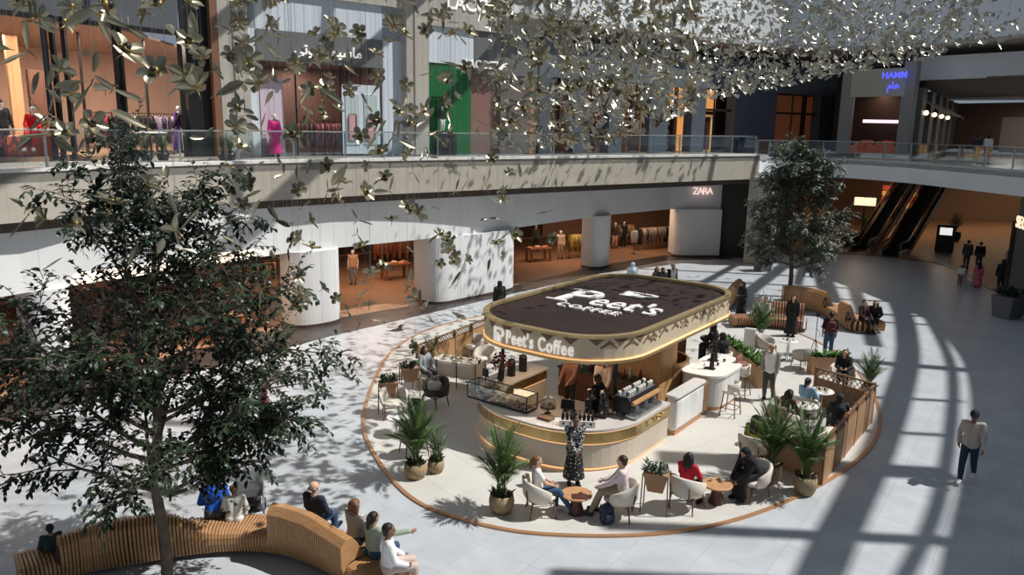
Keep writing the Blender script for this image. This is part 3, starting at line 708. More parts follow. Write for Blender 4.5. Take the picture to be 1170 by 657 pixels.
# lettering lying on the roof deck
zt = kz1-.085
def flat(td, cx, cy, wid, hgt=None):
    vs, fs = td; xs = [v[0] for v in vs]; ys = [v[1] for v in vs]
    sx = wid/(max(xs)-min(xs)); sy = sx if hgt is None else hgt/(max(ys)-min(ys))
    mx = (max(xs)+min(xs))/2; my = (max(ys)+min(ys))/2
    b = MB(); b.add([(cx+(x-mx)*sx, cy+(y-my)*sy, zt+z+.03) for x, y, z in vs], fs); return b
flat(TX['roof0'], -1.02, .05, .95, 1.65).obj('roof_lettering', M_whitepaint, KI)
b = MB()
for x0, x1, y in ((-1.72, -1.02, -.82), (-1.78, -1.2, .80)):
    b = MB(); b.box(x0, x1, y-.05, y+.05, zt, zt+.06); b.obj('roof_lettering_serif', M_whitepaint, KI)
flat(TX['roof1'], .62, -.14, 2.1, 1.25).obj('roof_lettering', M_whitepaint, KI)
flat(TX['roof2'], -.05, -1.24, 1.95, .40).obj('roof_lettering', M_whitepaint, KI)
b = MB(); emblem(b, 0, 0, 1, lambda x, y, z: (.18 + x*1.1, 1.38 + y*.62, zt+z)); b.obj('roof_emblem', M_whitepaint, KI)
# core: wood panel wall, fridge, posts
b = MB(); b.rbox(-.4, 1.55, .2, .34, 0, kz0, .03).rbox(1.42, 1.56, .3, 1.3, 0, kz0, .03); b.obj('core_wall', mat('honey oak panel', (.45, .27, .13), .5, var=.1, vscale=4, stretch=(1, 1, .3)), KI)
b = MB(); b.rbox(-1.4, .9, 1.2, 3.4, 0, kz0, .03); b.obj('store_room', M_darkwood, KI)
for x, y in ((-1.7, -2.9), (1.9, -3.0), (1.9, 3.2), (-1.7, 3.2)):
    b = MB(); b.lathe([(.05, 0), (.05, kz0)], 10, x, y); b.obj('post', M_black, KI)
# counter: C-shaped, open at the back
CO_ = rrect(-2.05, 2.75, -5.05, 3.0, (1.9, .5, .5, 2.3), 12)
ring = [p for p in CO_]
right = []; left = []
idx_r = [i for i, p in enumerate(ring) if p[0] >= 0 and p[1] < -1.7]; 
seqR = [ring[i] for i in range(0, 14)]
seqL = [ring[i] for i in range(len(ring)-13, len(ring))]
outl = [(-2.05, -1.2)] + seqL + seqR + [(2.75, -1.62)]
def clean(p):
    o = [p[0]]
    for q in p[1:]:
        if math.hypot(q[0]-o[-1][0], q[1]-o[-1][1]) > 1e-4: o.append(q)
    return o
outl = clean(outl)
def strip(o, d0, d1, z0, z1):
    a = offs([Vector(p) for p in o], d0); c = offs([Vector(p) for p in o], d1); b = MB()
    b.rings([[(p.x, p.y, z0), (p.x, p.y, z1), (q.x, q.y, z1), (q.x, q.y, z0)] for p, q in zip(a, c)][::-1]); return b
strip(outl, .10, .62, 0.0, .09).obj('plinth', M_copper, KI)
strip(outl, .075, .10, .02, .05).obj('light_strip', M_kglow, KI)
strip(outl, .03, .66, .09, .66).obj('counter_body', M_kcounter, KI)
strip(outl, .045, .64, .66, .70).obj('light_strip', M_kglow, KI)
M_brass = mat('brushed brass band', (0.42, 0.31, 0.14), 0.28, metal=0.85, var=0.3, vscale=1.2)
strip(outl, .0, .68, .70, .96).obj('brass_band', M_brass, KI)
strip(outl, .005, .66, .96, .985).obj('light_strip', M_kglow, KI)
strip(outl, -.02, .74, .985, 1.045).obj('counter_top', mat('pale grey counter stone', (.56, .52, .49), .3, var=.1, vscale=2), KI)
vs, fs = text_mesh("Peet's Coffee", .2, .02, .003); 
def on_counter(vs, y0, z0):
    return [(2.75+.012+z, y0+x, z0+y) for x, y, z in vs]
b = MB(); b.add(on_counter(vs, -2.35, .83), fs); b.obj('band_lettering', M_gold, KI)
# marble half wall behind the staff gap, and the curved marble bar
b = MB(); b.rbox(2.45, 2.78, -1.25, .55, .1, 1.02, .1); b.obj('half_wall', M_marble, KI)
b = MB(); b.rbox(2.42, 2.82, -1.3, .6, 1.02, 1.10, .1); b.obj('half_wall_cap', mat('grey stone cap', (.55, .54, .53), .4), KI)
b = MB(); b.box(2.5, 2.74, -1.2, .5, 0, .1); b.obj('half_wall_plinth', M_copper, KI)
BAR = rrect(1.75, 3.02, 1.0, 3.5, (.6, 1.0, .3, .3), 8)
b = MB(); b.rings([loop(inset(BAR, .08), 0), loop(inset(BAR, .08), .12)]); b.obj('bar_plinth', M_copper, KI)
b = MB(); b.rings([loop(inset(BAR, .04), .12), loop(inset(BAR, .04), .98)]); b.obj('bar_body', M_marble, KI)
b = MB(); b.rings([loop(BAR, .98), loop(BAR, 1.05)]); b.obj('bar_top', mat('white bar top', (.74, .73, .71), .3, var=.06, vscale=2), KI)
# curved wood-lined service niche left of the bar
arcp = [(1.75 - .95 + .95*math.cos(a), 1.55 + .95*math.sin(a)) for a in [(-1.2 + 2.6*k/12) for k in range(13)]]
b = MB(); q = offs([Vector(p) for p in arcp], .08); b.rings([[(p[0], p[1], 0), (p[0], p[1], 1.18), (r.x, r.y, 1.18), (r.x, r.y, 0)] for p, r in zip(arcp, q)][::-1]); b.obj('curved_panel', M_woodpanel, KI)
b = MB(); b.rbox(2.2, 2.72, .62, 1.02, 0, .94, .05); b.obj('service_shelf', M_wood2, KI)
lamp('kiosk_light', (*kw(-.3, -2.4), kz0-.06), 2.2, 45, (1, .72, .48), size_y=2.0)
lamp('kiosk_light', (*kw(1.9, 2.2), kz0-.06), .8, 14, (1, .75, .5), size_y=2.5)
# ---- things on the counter
ZC1 = 1.047
def kthing(name, label, cat, x, y, z=ZC1, rz=0.0, group=None):
    w = kw(x, y); return thing(name, label, cat, (w.x, w.y, z), KRZ + rz, group)
pc = kthing('pastry_case', 'glass pastry display case on the kiosk counter under the front lettering', 'display case', -.55, -4.42)
b = MB(); b.rbox(-.95, .95, -.24, .24, 0, .05, .02); b.obj('tray', M_black, pc)
b = MB()
for x in (-.94, .94):
    for y in (-.23, .23): b.box(x-.012, x+.012, y-.012, y+.012, .05, .42)
b.box(-.95, .95, -.24, -.215, .41, .43).box(-.95, .95, .215, .24, .41, .43).box(-.95, -.93, -.24, .24, .41, .43).box(.93, .95, -.24, .24, .41, .43); b.obj('frame', M_black, pc)
b = MB(); b.box(-.93, .93, -.235, -.23, .05, .41).box(-.945, -.94, -.23, .23, .05, .41).box(.94, .945, -.23, .23, .05, .41).box(-.93, .93, -.23, .23, .415, .42); b.obj('glass_panel', M_glass, pc)
rg = random.Random(5)
for i in range(9):
    for j in range(3):
        x, y = -.82+i*.2+rg.uniform(-.02, .02), -.14+j*.14; w = kw(-.55+x, -4.42+y)
        b = MB(); t = (i+j) % 3
        if t == 0: b.sphere((0, 0, .035), .055, 10, 6, (1.3, .8, .62))
        elif t == 1:
            b.tube([(-.06, -.02, .03), (-.03, .015, .035), (.03, .015, .035), (.06, -.02, .03)], [.012, .032, .032, .012], 8)
        else: b.lathe([(.03, 0), (.045, .03), (.055, .06), (.03, .085), (0.0, .09)], 10)
        o = b.obj('pastry', mat('baked %d' % t, ((.45, .22, .07), (.50, .28, .09), (.30, .15, .06))[t], .6), None, True); o.location = (w.x, w.y, ZC1+.052); o.rotation_euler[2] = rg.uniform(0, 6)
        tag(o, 'golden baked pastry inside the glass case on the kiosk counter', 'pastry', 'pastries in the counter case')
# espresso machine
em = kthing('espresso_machine', 'black and steel espresso machine with wood trim on the right counter', 'coffee machine', 2.28, -2.65, ZC1, PI/2)
b = MB(); b.rbox(-.72, .72, -.24, .24, .1, .5, .05); b.obj('body', M_black, em)
b = MB(); b.rbox(-.7, .7, -.42, -.1, .0, .12, .03); b.obj('drip_tray', M_steel, em)
b = MB(); b.rbox(-.7, .7, -.36, -.25, .34, .44, .03); b.obj('wood_trim', M_wood, em)
b = MB(); b.rbox(-.68, .68, -.20, .2, .50, .53, .02); b.obj('cup_rail', M_steel, em)
for k in range(3):
    b = MB(); b.lathe([(.04, .2), (.04, .3)], 10, -.45+k*.45, -.3); b.tube([(-.45+k*.45, -.3, .22), (-.45+k*.45, -.5, .2)], .016); b.obj('group_head', M_steel, em)
for k in (-.66, .66):
    b = MB(); b.lathe([(.05, 0), (.05, .1)], 8, k, .18); b.obj('foot', M_steel, em)
M_cup = mat('white china cup', (.8, .78, .74), .3)
def cup_mb(r=.04, h=.09):
    b = MB(); b.lathe([(r*.7, 0), (r, h), (r*.9, h), (r*.6, .01)], 10); b.tube([(r, 0, h*.8), (r*1.6, 0, h*.6), (r*.9, 0, h*.25)], .006, 5); return b
for i in range(11):
    for j in range(2):
        o = cup_mb().obj('coffee_cup', M_cup if (i*3+j) % 4 else mat('dark paper cup', (.03, .03, .03), .5), None, True)
        w = kw(2.28 + (.1-.2*j), -2.65-.62+.125*i); o.location = (w.x, w.y, ZC1+.532); o.rotation_euler[2] = i*1.3
        tag(o, 'cup upside on the rail of the black espresso machine' if False else 'cup standing on top of the black espresso machine', 'cup', 'cups on the espresso machine')
# black bottles in a white tray with little nozzles in front
bt = kthing('bottle_tray', 'white tray with dark pumps that holds black syrup bottles on the counter', 'tray', 1.72, -4.42, ZC1, .55)
b = MB(); b.rbox(-.42, .42, -.16, .16, 0, .03, .02).rbox(-.42, .42, -.17, -.14, 0, .15, .01); b.obj('tray_body', M_cup, bt)
for k in range(5):
    b = MB(); b.box(-.33+k*.16-.02, -.33+k*.16+.02, -.185, -.168, .05, .10); b.obj('plate', M_black, bt)
for i in range(8):
    for j in range(2):
        a = .55; x, y = -.35+i*.1, -.06+j*.12; w = kw(1.72 + x*math.cos(a)-y*math.sin(a), -4.42 + x*math.sin(a)+y*math.cos(a))
        b = MB(); b.lathe([(.036, 0), (.038, .15), (.016, .2), (.016, .26), (.02, .27), (.02, .3)], 10)
        o = b.obj('syrup_bottle', M_black, None, True); o.location = (w.x, w.y, ZC1+.032); tag(o, 'black syrup bottle standing in the white counter tray', 'bottle', 'syrup bottles in the white tray')
for k, (x, y, lab) in enumerate(((1.55, -3.55, 'behind the bottle tray'), (1.95, -3.6, 'beside the espresso machine end'), (1.72, -3.2, 'nearest the wood core wall'))):
    g = kthing('coffee_grinder', 'black coffee grinder with clear hopper %s' % lab, 'coffee grinder', x, y, ZC1 if k < 2 else .95, .3*k)
    b = MB(); b.rbox(-.1, .1, -.14, .14, 0, .36, .03); b.obj('body', M_black, g)
    b = MB(); b.lathe([(.05, .36), (.1, .44), (.11, .6), (.0, .62)], 12); b.obj('hopper', M_glassdk, g)
    b = MB(); b.tube([(0, -.14, .2), (0, -.24, .18)], .02); b.obj('spout', M_steel, g)
inn = kthing('back_counter', 'dark back counter inside the kiosk against the wood core wall', 'counter', .1, -.25, 0)
b = MB(); b.rbox(-1.5, 1.3, -.3, .3, 0, .88, .03); b.obj('cabinet', M_darkwood, inn); b = MB(); b.rbox(-1.55, 1.35, -.33, .33, .88, .92, .02); b.obj('top', M_black, inn)
gr2 = kthing('grinder_stand', 'low dark stand under the innermost coffee grinder', 'stand', 1.72, -3.2, 0); b = MB(); b.rbox(-.18, .18, -.2, .2, 0, .94, .03); b.obj('cabinet', M_darkwood, gr2); b = MB(); b.box(-.02, .02, -.22, -.2, .6, .75); b.obj('handle', M_steel, gr2)
for i in range(10):
    b = MB(); h = (.3, .24, .36)[i % 3]; b.lathe([(.05, 0), (.055, h*.6), (.03, h*.8), (.03, h), (0, h)], 10)
    o = b.obj('jar', mat('jar tone %d' % (i % 3), ((.12, .03, .02), (.25, .12, .06), (.4, .38, .34))[i % 3], .3), None, True); w = kw(-1.3+i*.27, -.25+.1*(i % 2)); o.location = (w.x, w.y, .922)
    tag(o, 'jar on the dark back counter inside the kiosk', 'jar', 'jars on the kiosk back counter')
# cake stand with dome, pots, till on the left of the counter
for k, (x, y, lab) in enumerate(((.75, -4.25, 'right of the pastry case'), (-1.2, -3.95, 'behind the left end of the pastry case'))):
    g = kthing('cake_stand', 'domed cake stand with brown cakes %s' % lab, 'cake stand', x, y)
    b = MB(); b.lathe([(.1, 0), (.03, .03), (.03, .12), (.2, .14), (.2, .16), (0, .16)], 16); b.obj('plate', M_wood2, g)
    b = MB(); b.lathe([(.19, .16), (.19, .3), (.12, .4), (.02, .43), (0, .46)], 16); b.obj('dome', M_glass, g)
    for q in range(4):
        w = kw(x + .09*math.cos(q*1.6), y + .09*math.sin(q*1.6)); b = MB(); b.lathe([(.04, 0), (.06, .05), (.03, .09), (0, .1)], 10); o = b.obj('muffin', mat('baked 0', (.45, .22, .07), .6), None, True); o.location = (w.x, w.y, ZC1+.162)
        tag(o, 'brown muffin under the glass dome %s' % lab, 'muffin', 'muffins under the dome %s' % lab)
pl = kthing('till_screen', 'black till screen on the counter right of the domed cake stand', 'screen', 1.15, -4.0, ZC1, .3)
b = MB(); b.rbox(-.12, .12, -.08, .08, 0, .02, .01); b.obj('base', M_black, pl); b = MB(); b.tube([(0, 0, .02), (0, .02, .18)], .02); b.obj('stem', M_black, pl); b = MB(); b.rings([[(-.17, -.02, .12), (.17, -.02, .12), (.17, 0, .12), (-.17, 0, .12)], [(-.17, .08, .34), (.17, .08, .34), (.17, .1, .34), (-.17, .1, .34)]]); b.obj('display', M_black, pl)
fl = kthing('dried_flower_vase', 'vase of dark red dried flowers at the left end of the counter', 'vase', -1.62, -3.1)
b = MB(); b.lathe([(.07, 0), (.1, .1), (.06, .28), (.07, .32)], 12); b.obj('vase', M_black, fl)
b = MB(); rg = random.Random(2)
for k in range(60):
    a, e, r = rg.uniform(0, 6.28), rg.uniform(.2, 1.5), rg.uniform(.2, .42); p = Vector((r*math.cos(a)*math.cos(e), r*math.sin(a)*math.cos(e), .36+r*math.sin(e)*1.1))
    b.use(M_bark); b.tube([(0, 0, .3), p*.7+Vector((0, 0, .1)), p], .004, 3); b.use(mat('dark red blossom', (.10, .02, .025), .7)); b.sphere(p, .035, 6, 4)
b.obj('blooms', None, fl)
for k, y in enumerate((-2.5, -1.95)):
    g = kthing('coffee_urn', 'tall black coffee urn on the left counter, %s one' % ('front', 'back')[k], 'urn', -1.7, y)
    b = MB(); b.lathe([(.12, 0), (.12, .42), (.09, .47), (.02, .49), (.0, .54)], 14); b.obj('tank', M_black, g); b = MB(); b.tube([(-.12, 0, .08), (-.19, 0, .08), (-.19, 0, .04)], .014); b.obj('tap', M_steel, g)
sg = kthing('counter_sign', 'thin black sign stand on the counter left of the pastry case', 'sign', -1.62, -3.75)
b = MB(); b.lathe([(.07, 0), (.07, .015), (0, .02)], 12); b.obj('base', M_black, sg); b = MB(); b.tube([(0, 0, 0), (0, 0, .4)], .01); b.obj('stem', M_black, sg); b = MB(); b.box(-.1, .1, -.008, .008, .3, .52); b.obj('board', M_black, sg)
b = MB(); b.box(-.18, .18, -.11, .11, 0, .06); o = b.obj('napkin_box', M_wood2); w = kw(.95, -4.62); o.location = (w.x, w.y, ZC1); o.rotation_euler[2] = KRZ; tag(o, 'small walnut napkin box on the front counter left of the bottle tray', 'box')
# ------------------------------------------------------------------ furniture and plants
M_leg = mat('brown chair leg', (.16, .085, .045), .5)
def shell_chair(label, group=None, legm=None, cush=None, name='lounge_chair'):
    T = thing(name, label, 'chair', group=group); cm = cush or M_cream; lm = legm or M_leg
    b = MB(); b.lathe([(.0, .36), (.27, .36), (.31, .39), (.31, .43), (.27, .46), (0, .47)], 20, 0, .02, 1, .95); b.obj('seat', cm, T, True)
    # shell: open at the front (+y)
    b = MB(); n = 22; R = []
    for k in range(n+1):
        a = math.radians(-205 + 230*k/n); f = math.sin(math.radians(180*k/n)); top = .60 + .22*f**.8
        ro, ri = .37, .315
        c, s = math.cos(a), math.sin(a); bulge = 1+.05*f
        R.append([(ro*.86*c, ro*.86*s, .34), (ro*bulge*c, ro*bulge*s, .46), (ro*1.06*bulge*c, ro*1.06*bulge*s, top-.02), (ro*1.02*c, ro*1.02*s, top), (ri*1.06*c, ri*1.06*s, top-.01), (ri*c, ri*s, .44)])
    b.rings(R); b.obj('shell', cm, T, True)
    for sx, sy in ((-1, 1), (1, 1), (-1, -1), (1, -1)):
        b = MB(); b.tube([(sx*.29, sy*.27, 0), (sx*.25, sy*.22, .36)], [.014, .02], 8); b.obj('leg', lm, T, True)
    for sx in (-1, 1):
        b = MB(); b.tube([(sx*.21, -.31, .3), (sx*.23, -.36, .62)], .016, 6); b.obj('back_stave', lm, T, True)
    b = MB(); b.tube([(-.25, .22, .33), (.25, .22, .33)], .014).tube([(-.25, -.22, .33), (.25, -.22, .33)], .014).tube([(-.25, -.22, .33), (-.25, .22, .33)], .014).tube([(.25, -.22, .33), (.25, .22, .33)], .014); b.obj('seat_frame', lm, T, True)
    return T
def bar_stool(label, group=None):
    T = thing('bar_stool', label, 'stool', group=group)
    b = MB(); b.rbox(-.22, .22, -.2, .22, .66, .75, .05); b.obj('seat', M_cream, T, True)
    b = MB(); R = []
    for k in range(13):
        a = math.radians(-180 + 180*k/12); c, s = math.cos(a), math.sin(a); t = 1.02 - .06*abs(k-6)/6
        R.append([(.25*c, .03+.25*s, .72), (.27*c, .03+.27*s, t), (.23*c, .03+.23*s, t), (.21*c, .03+.21*s, .72)])
    b.rings(R); b.obj('backrest', M_cream, T, True)
    for sx, sy in ((-1, 1), (1, 1), (-1, -1), (1, -1)):
        b = MB(); b.tube([(sx*.23, sy*.22, 0), (sx*.18, sy*.16, .67)], .017, 8); b.obj('leg', M_leg, T, True)
    b = MB(); z = .24
    for p, q in (((-.21, -.2), (.21, -.2)), ((.21, -.2), (.21, .2)), ((.21, .2), (-.21, .2)), ((-.21, .2), (-.21, -.2))): b.tube([(*p, z), (*q, z)], .012)
    b.obj('foot_rail', M_leg, T, True); return T
def drum_table(label, group=None):
    T = thing('side_table', label, 'table', group=group)
    b = MB(); b.lathe([(.0, .40), (.31, .40), (.33, .415), (.33, .44), (.31, .45), (0, .45)], 24); b.obj('tabletop', M_wood, T)
    b = MB(); b.lathe([(.17, 0), (.18, .03), (.12, .22), (.13, .36), (.2, .40)], 20); b.obj('pedestal', M_darkwood, T, True); return T
def cafe_table(label, group=None, h=.73, r=.34):
    T = thing('round_table', label, 'table', group=group)
    b = MB(); b.lathe([(0, h-.03), (r-.01, h-.03), (r, h-.015), (r-.01, h), (0, h)], 28); b.obj('tabletop', mat('white table top', (.78, .77, .75), .3), T)
    for sx in (-.045, .045):
        b = MB(); b.lathe([(.022, .02), (.018, h-.03)], 8, sx, 0); b.obj('stem', M_steel, T, True)
    b = MB(); b.lathe([(.23, 0), (.23, .015), (.05, .03), (0, .03)], 24); b.obj('base', M_steel, T); return T
def leaf_blade(b, p, d, L, w, up=(0, 0, 1), fold=.25):
    d = Vector(d).normalized(); p = Vector(p); s = d.cross(Vector(up))
    s = s.normalized() if s.length > 1e-4 else Vector((1, 0, 0)); n = s.cross(d)
    m = p + d*L*.5 - n*L*.03; t = p + d*L - n*L*.16
    b.add([p, m + s*w/2 + n*w*fold, t, m - s*w/2 + n*w*fold, m], [(0, 1, 4), (1, 2, 4), (2, 3, 4), (3, 0, 4)])
def frond_mb(rg, L, lean, droop, nl=20, lw=.022, ll=.32):
    b = MB(); P = []
    for k in range(nl+1):
        t = k/nl; P.append(Vector((0, L*(lean*t + droop*t*t), L*(t*(1-lean*.35) - droop*.75*t**2.4))))
    b.tube(P, [.010*(1-t*.8/nl) for t in range(nl+1)], 4)
    for k in range(8, nl+1):
        t = k/nl; d = (P[k]-P[k-1]).normalized()
        for sgn in (-1, 1):
            l = ll*(1-.55*abs(t-.5)*1.6)*rg.uniform(.85, 1.1)
            dd = d*1.0 + Vector((sgn*.62, 0, -.02 + rg.uniform(-.12, .12)))
            leaf_blade(b, P[k], dd, l, lw*rg.uniform(.85, 1.2))
    leaf_blade(b, P[-1], P[-1]-P[-2], ll*.7, lw)
    return b
def palm(label, pot_r, pot_h, L, n, seed, potm=None, name='potted_palm', tall=.0, group=None):
    rg = random.Random(seed); T = thing(name, label, 'plant', group=group)
    b = MB(); b.lathe([(pot_r*.72, 0), (pot_r*.95, pot_h*.35), (pot_r, pot_h*.6), (pot_r*.9, pot_h), (pot_r*.82, pot_h), (pot_r*.8, pot_h*.86)], 24); b.obj('pot', potm or M_basket, T, True)
    b = MB(); b.lathe([(pot_r*.82, pot_h*.86), (0, pot_h*.9)], 20); b.obj('soil', M_soil, [c for c in bpy.data.objects if c.parent == T and c.name.startswith('pot')][0])
    for k in range(n + 5):
        an = k*2.4 + rg.uniform(-.3, .3); f = k/(n+5)
        lean = .02 + .16*f + rg.uniform(-.03, .03); fr = frond_mb(rg, L*(1.0-.38*f)*rg.uniform(.9, 1.05), lean, .08+.30*f, 30, L*.013, L*.25).obj('frond', M_palm, T)
        fr.location = (.05*math.cos(an), .05*math.sin(an), pot_h*.88); fr.rotation_euler = (0, 0, an)
    rg2 = random.Random(seed+9); b = MB()
    for k in range(26):
        a = rg2.uniform(0, 6.28); r = pot_r*rg2.uniform(.3, .8); leaf_blade(b, (r*math.cos(a), r*math.sin(a), pot_h*.9), (math.cos(a)*.7, math.sin(a)*.7, 1), .16, .07)
    b.obj('underplanting', M_leafdk, T); return T
def herb_mb(rg, x0, x1, y0, y1, z, n, L=.16, w=.07):
    b = MB()
    for k in range(n):
        x, y = rg.uniform(x0, x1), rg.uniform(y0, y1); a = rg.uniform(0, 6.28); e = rg.uniform(.3, 1.3); h = rg.uniform(0, .16)
        leaf_blade(b, (x, y, z+h), (math.cos(a)*math.cos(e), math.sin(a)*math.cos(e), math.sin(e)), L*rg.uniform(.7, 1.3), w*rg.uniform(.8, 1.2))
    return b
def planter_box(label, L, Wd, H, seed, name='wooden_planter', m=None):
    T = thing(name, label, 'planter'); m = m or M_woodpanel
    b = MB(); t = .04
    b.box(-L/2, L/2, -Wd/2, -Wd/2+t, 0, H).box(-L/2, L/2, Wd/2-t, Wd/2, 0, H).box(-L/2, -L/2+t, -Wd/2+t, Wd/2-t, 0, H).box(L/2-t, L/2, -Wd/2+t, Wd/2-t, 0, H); b.obj('box', m, T)
    b = MB(); b.box(-L/2+t, L/2-t, -Wd/2+t, Wd/2-t, .03, H-.08); b.obj('soil', M_soil, T)
    herb_mb(random.Random(seed), -L/2+.06, L/2-.06, -Wd/2+.06, Wd/2-.06, H-.08, int(150*L*max(.4, Wd)/.5), .2, .085).obj('foliage', M_herb, T); return T
def planter_stand(label, seed):
    T = thing('planter_stand', label, 'planter')
    b = MB(); b.rings([[(x*.62, y*.7, .46) for x, y in ((-.26, -.17), (.26, -.17), (.26, .17), (-.26, .17))], [(x, y, .88) for x, y in ((-.26, -.17), (.26, -.17), (.26, .17), (-.26, .17))]]); b.obj('trough', M_woodpanel, T)
    for sx in (-1, 1):
        for sy in (-1, 1):
            b = MB(); b.tube([(sx*.28, sy*.2, 0), (sx*.26, sy*.18, .87)], .015, 6); b.obj('leg', M_leg, T)
    herb_mb(random.Random(seed), -.23, .23, -.15, .15, .84, 90, .16, .075).obj('foliage', M_leafmid if seed % 2 else M_leafdk, T); return T
def face(px0, py0, px1, py1):
    a, c = at(px0, py0), at(px1, py1); return math.atan2(c.y-a.y, c.x-a.x)
G = lambda px, py: at(px, py, 0.0)
def dirto(p, q): return math.atan2(q[1]-p[1], q[0]-p[0]) - PI/2        # rz so that local +y points to q
# front row of the terrace
pA, tA, pB, tB = G(618, 586), G(658, 586), G(706, 590), G(818, 574)
chairA = place(shell_chair('cream lounge chair with the person in jeans, left of the drum table'), pA, dirto(pA, tA)+.1)
chairB = place(shell_chair('cream lounge chair with the person in the pink shirt'), pB, dirto(pB, tA)-.1)
pC = G(784, 580); chairC = place(shell_chair('cream lounge chair seen from behind with the person in red'), pC, dirto(pC, tB)+.5)
pD = G(858, 568); chairD = place(shell_chair('cream lounge chair with the bent figure in black near the palms'), pD, dirto(pD, tB)+.1)
place(drum_table('round wood top drum table between the person in jeans and the person in pink'), tA, .2)
place(drum_table('round wood top drum table between the person in red and the black figure'), tB, .5)
place(planter_stand('slim wooden planter stand with silvery leaves right of the person in pink', 5), G(748, 583), -.35)
# items on the two drum tables
def phone(p, z, rz, label):
    b = MB(); b.rbox(-.04, .04, -.08, .08, 0, .01, .01); o = b.obj('phone', M_black); o.location = (p[0], p[1], z); o.rotation_euler[2] = rz; tag(o, label, 'phone')
phone((tA.x+.1, tA.y-.05), .451, .4, 'black phone on the wood top of the left drum table')
b = MB(); b.rbox(-.16, .16, -.11, .11, 0, .02, .02); o = b.obj('serving_tray', M_darkwood); o.location = (tA.x+.05, tA.y-.17, .451); tag(o, 'dark small tray on the left drum table', 'tray')
for k, (dx, dy) in enumerate(((.12, .05), (-.1, .1))):
    o = cup_mb(.04, .08).obj('coffee_cup', M_cup); o.location = (tB.x+dx, tB.y+dy, .451); tag(o, 'white cup on the %s side of the right drum table' % ('right', 'left')[k], 'cup')
# left cluster
lp1, lt1, lp2 = G(450, 476), G(455, 497), G(473, 518)
place(shell_chair('cream lounge chair behind the small white table at the left platform edge'), lp1, dirto(lp1, lt1))
place(shell_chair('cream lounge chair half hidden by the tall potted palm at left'), lp2, dirto(lp2, lt1))
ct = place(cafe_table('small white round table between the two left lounge chairs', h=.5, r=.3), lt1, .3)
place(planter_stand('wooden planter stand with dark leaves at the left platform edge', 4), G(444, 470), .15)
place(planter_stand('short wooden planter stand close behind the left lounge chair', 6), G(468, 452), .3)
lw = G(484, 440); lc = G(497, 464)
dk = place(shell_chair('dark wooden chair holding a pale bag, left of the kiosk', legm=mat('dark chair leg', (.05, .032, .025), .5), cush=mat('dark chair weave', (.05, .045, .04), .8)), lc, dirto(lc, G(560, 440))+PI)
b = MB(); b.rbox(-.2, .2, -.12, .12, 0, .26, .07); b.tube([(-.12, 0, .25), (-.08, 0, .42), (.08, 0, .42), (.12, 0, .25)], .012); o = b.obj('shoulder_bag', mat('pale cloth bag', (.45, .45, .40), .8), None, True); o.location = (lc.x, lc.y, .475); tag(o, 'pale cloth bag lying on the dark wooden chair', 'bag')
b = MB(); b.rbox(-.2, .2, -.18, .18, 0, .35, .08); o = b.obj('black_bag', M_black, None, True); pp = G(474, 470); o.location = pp; tag(o, 'black bag on the floor beside the dark wooden chair', 'bag')
# cream trough console on dark legs
tr = G(524, 440); T = thing('trough_console', 'cream curved console trough on dark legs loaded with cups and dried plants', 'console', tr, -.42)
b = MB(); o1 = rrect(-.85, .85, -.32, .32, (.3, .3, .3, .3), 6); b.rings([loop(inset(o1, .05), .32), loop(o1, .42), loop(o1, .82), loop(inset(o1, .04), .84), loop(inset(o1, .05), .74)]); b.obj('trough', M_cream, T, True)
for x in (-.6, .1, .75):
    for y in (-.33, .33):
        b = MB(); b.tube([(x, y*1.02, 0), (x, y, .84)], .017, 6); b.obj('leg', M_darkwood, T)
rg = random.Random(8); b = MB()
for k in range(40):
    x = rg.uniform(-.75, .75); a = rg.uniform(0, 6.28); leaf_blade(b, (x, rg.uniform(-.2, .2), .76), (math.cos(a)*.6, math.sin(a)*.6, 1), rg.uniform(.15, .45), .05)
b.obj('dried_leaves', mat('dried tan leaf', (.33, .25, .15), .8), T)
ca, sa = math.cos(-.42), math.sin(-.42)
for k in range(10):
    x, y = -.7+k*.15, (-.1, .12)[k % 2]; o = cup_mb(.045, .12).obj('coffee_cup', (M_cup, mat('dark paper cup', (.03, .03, .03), .5))[k % 2], None, True); o.location = (tr.x+x*ca-y*sa, tr.y+x*sa+y*ca, .742); tag(o, 'cup standing in the cream trough console', 'cup', 'cups in the cream trough')
# partition with lattice top behind the console
def lattice_panel(b, L, z0, z1, th=.03):
    b.box(0, L, -th, th, z1-.04, z1).box(0, L, -th, th, z0, z0+.04)
    n = max(3, int(L/.16))
    for k in range(n):
        x = L*k/n; w = L/n
        for (a0, a1) in ((0, 1), (1, 0)):
            for (h0, h1) in ((0, .5), (.5, 1)):
                b.tube([(x+w*a0, 0, z0+(z1-z0)*h0), (x+w*a1, 0, z0+(z1-z0)*h1)], .012, 4)
def partition(label, p, q, h, lat, post=True, name='lattice_partition', m=None, extra=()):
    p, q = Vector(p[:2]), Vector(q[:2]); L = (q-p).length
    T = thing(name, label, 'partition', (p.x, p.y, 0), math.atan2((q-p).y, (q-p).x))
    b = MB(); b.box(0, L, -.04, .04, .03, h-lat); b.obj('panel', m or M_woodpanel, T)
    b = MB(); lattice_panel(b, L, h-lat, h); b.obj('lattice', M_wood2, T)
    b = MB(); b.box(0, L, -.035, .035, 0, .03); b.obj('plinth', M_copper, T)
    if post:
        n = max(1, int(round(L/1.0)))
        for k in range(n+1):
            b = MB(); b.box(L*k/n-.03, L*k/n+.03, -.05, .05, 0, h+.02); b.obj('post', M_wood2, T)
    return T
P1, P2 = G(477, 434), G(556, 398)
partition('tan partition with pale lattice top left of the kiosk', P1, P2, 1.15, .25, m=mat('honey partition', (.42, .24, .11), .5))
place(palm('spiky green palm at the left end of the tan partition', .2, .35, .95, 12, 21), G(490, 428), .4)
